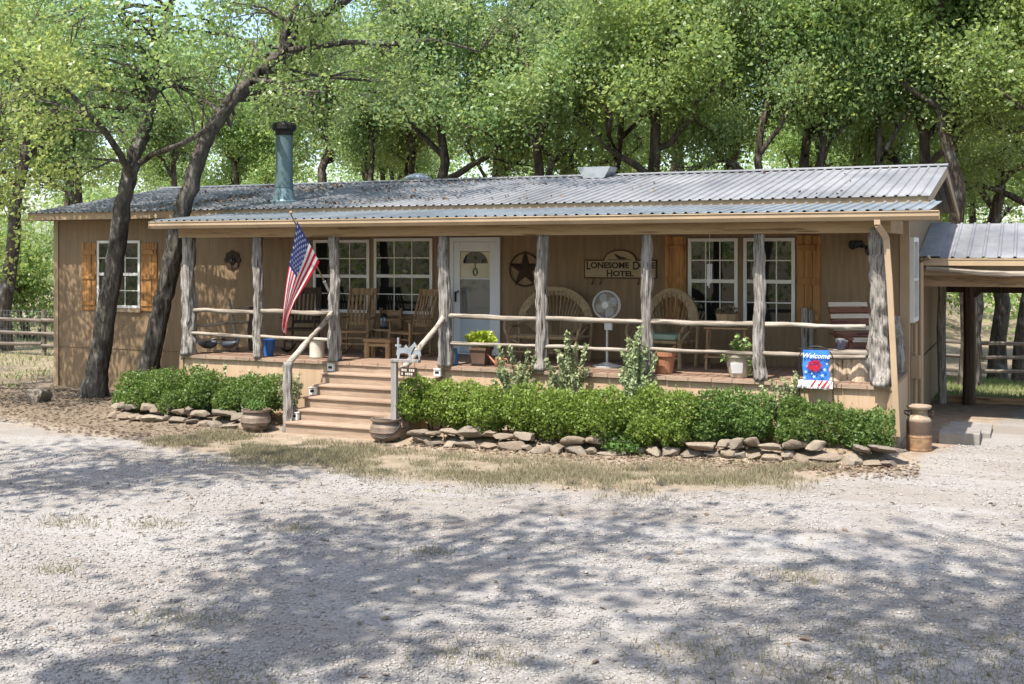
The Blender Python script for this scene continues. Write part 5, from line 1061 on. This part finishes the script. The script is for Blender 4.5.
hero('leaning_oak', 'strongly leaning grey oak beside the porch corner, forking above the roof', tuple(b2), [
    (P1((143,402,17.0),(150,365,17.0),(160,315,17.0),(170,270,17.0),(179,225,17.0),(192,180,17.05),(206,140,17.2),(216,122,17.3),(236,96,17.5),(258,72,17.8),(283,52,18.2),(300,28,18.5),(345,2,19.0),(400,-40,19.5)), [.50,.35,.29,.285,.28,.25,.235,.23,.20,.18,.165,.14,.11,.05]),
    (P1((282,54,18.2),(286,30,18.3),(296,5,18.4),(302,-45,18.6)), [.14,.13,.11,.06]),
    (P1((250,80,17.7),(272,82,17.4),(296,90,17.1),(318,92,17.0)), [.10,.08,.06,.03]),
    (P1((288,50,18.2),(322,46,18.7),(355,42,19.2),(395,44,19.6),(432,40,20.),(480,52,20.4)), [.10,.09,.085,.075,.06,.03])],
    [(220,-80,420,45,16.5,22,34,.45,.8),(380,-80,580,40,18,22.5,22,.45,.75),(190,45,320,120,16.5,20,18,.3,.55),(300,40,430,120,18,21.5,16,.3,.6)], 22, m_leaf, .085, 205)
b3 = Vector((-21.5, 15.0, gz(-21.5, 15.0)))
hero('oak_tree', 'yellow green oak hanging into the picture from the left', tuple(b3), [
    ([b3+Vector((0,0,-.3)), b3+Vector((.2,0,2)), b3+Vector((.5,-.1,4)), b3+Vector((1.2,-.2,6.)), b3+Vector((1.6,0,8.5))], [.36,.28,.25,.18,.06]),
    ([b3+Vector((.4,-.1,3.6)), b3+Vector((1.8,-.1,4.6)), b3+Vector((3.2,.0,4.9)), b3+Vector((4.6,.1,4.6))], [.15,.11,.08,.03]),
    ([b3+Vector((.4,-.1,3.3)), b3+Vector((1.7,.3,3.9)), b3+Vector((2.9,.6,4.0)), b3+Vector((3.9,.8,3.7))], [.13,.09,.06,.03])],
    [(-110,60,85,205,13.6,16.2,22,.4,.7),(-130,200,28,262,14.2,16.2,12,.35,.5),(-200,-80,60,70,13.5,16.5,20,.5,.8)], 23, m_leafy, .09, 190)
# a last oak left of the viewpoint
o = oak(6, -5.3, -1.0, 1.1, 1.4, 'oak left of the viewpoint throwing broken shade over the middle of the drive'); o.rotation_mode = 'ZXY'; o.rotation_euler = (-R(24), 0, 1.1)
# oaks standing beside and behind the viewpoint: they shade the drive and show in the window panes
for v, x, y, rz, sc, lab in [
    (6, 5.2, 7.0, 2.0, (1.3,1.3,1.), 'oak beside the viewpoint standing unseen outside the picture, casting shade on the right'),
    (6, -13.6, 6.0, 3.2, 1.15, 'oak left of the drive throwing the shade at its left edge'),
    (6, .6, -3.2, .5, 1.6, 'oak close behind the viewpoint throwing dappled shade over the middle of the drive'),
    (6, 7.5, 12.5, 4.2, 1.1, 'oak right of the drive shading its right side'),
    (4, -9.5, -9.0, .3, 1.1, 'slim oak across the drive mirrored in the window panes'),
    (3, -17.0, -6.0, 3.3, 1.1, 'big oak across the drive from the leaning oaks'),
    (0, 7.0, -8.0, 3.3, 1.1, 'big oak across the drive from the carport'),
    (5, -1.0, -12.0, 1.3, 1.1, 'oak at the wood edge straight behind the viewpoint')]:
    o = oak(v, x, y, rz, sc, lab)
    if y == -3.2: o.rotation_mode = 'ZXY'; o.rotation_euler = (-R(23), 0, rz)
rg = np.random.default_rng(199); cl = []
for i in range(420):
    a = rg.uniform(-1.25, 1.25); d = rg.uniform(24, 40); cl.append((Vector((-8 + d*math.sin(a)*1.3, 6 - d*math.cos(a), rg.uniform(0, 9.0))), rg.uniform(1.3, 2.2)))
V_, F_ = crown_mesh(cl, .32, 198, 12); mass('opposite_woods', V_, F_, m_leaffar, 'green mass of woods across the drive, mirrored in the window panes', 'woods')

# fallen leaves lying on the roof
rr = random.Random(31); P = []
while len(P) < 600:
    x, y = rr.uniform(-17.5, -2), rr.uniform(17.9, 21.7)
    if noise.noise((x*.9, y*.9, 3.)) < rr.uniform(.0, .5) or rr.random() > .04 + .96*(1 - sm(-11, -7, x)): continue
    P.append((x, y, roof_z(y)+.03))
P = np.array(P); V_, F_ = fast_leaves(P, np.zeros_like(P), .07, np.random.default_rng(3), 0, .6, .6); mass('fallen_leaves', V_, F_, m_litter, 'brown fallen leaves scattered in drifts on the metal roof', 'leaf litter')

# ------------------------------------------------------------------ fences
m_oldfence = wood('old_fence_wood', (.06,.05,.04), (.15,.125,.10), (.26,.225,.185), 'x', .9, .5)
def fence(name, label, pts, rails, ph, pr, mat, mesh=False, whitepost=None):
    c = pts[len(pts)//2]; t = thing(name, label, 'fence', (c[0], c[1], gz(*c)))
    rr = random.Random(len(pts))
    for i, (x, y) in enumerate(pts):
        f = MB(); f.tube([(x, y, gz(x,y)-.2), (x+rr.gauss(0,.02), y, gz(x,y)+ph)], [pr, pr*.9], 8, .3, i); f.build('post', m_white if whitepost == i else mat, t, world=True)
    for (x0, y0), (x1, y1) in zip(pts, pts[1:]):
        for h in rails:
            f = MB(); f.tube([(x0, y0-pr, gz(x0,y0)+h+rr.gauss(0,.02)), ((x0+x1)/2, (y0+y1)/2-pr, (gz(x0,y0)+gz(x1,y1))/2+h+rr.gauss(0,.03)), (x1, y1-pr, gz(x1,y1)+h+rr.gauss(0,.02))], [.05,.055,.05], 7, .25, rr.random()*9); f.build('rail', m_oldfence, t, world=True)
    if mesh:
        f = MB()
        for (x0, y0), (x1, y1) in zip(pts, pts[1:]):
            n = int(math.hypot(x1-x0, y1-y0)/.12)
            for k in range(n): q = k/n; x, y = x0+(x1-x0)*q, y0+(y1-y0)*q+.03; f.tube([(x,y,gz(x,y)),(x,y,gz(x,y)+ph-.05)], .003, 3, cap=False)
            for k in range(10): h = .05+k*(ph-.1)/9; f.tube([(x0,y0+.03,gz(x0,y0)+h),(x1,y1+.03,gz(x1,y1)+h)], .003, 3, cap=False)
        f.build('wire_mesh', m_greymetal, t, world=True)
fence('rail_fence', 'weathered rail fence with wire mesh left of the house', [(-33, 23.6), (-30, 23.5), (-27.2, 23.4), (-24.4, 23.3), (-21.8, 23.2), (-19.4, 23.1)], (.3, .62, .98), 1.25, .07, m_oldfence, True, 4)
fence('rail_fence', 'weathered three rail fence beyond the carport', [(-5, 33.2), (-2.4, 33.0), (.2, 32.9), (2.8, 32.8), (5.4, 32.7), (8, 32.6)], (.4, .78, 1.15), 1.3, .08, m_oldfence)
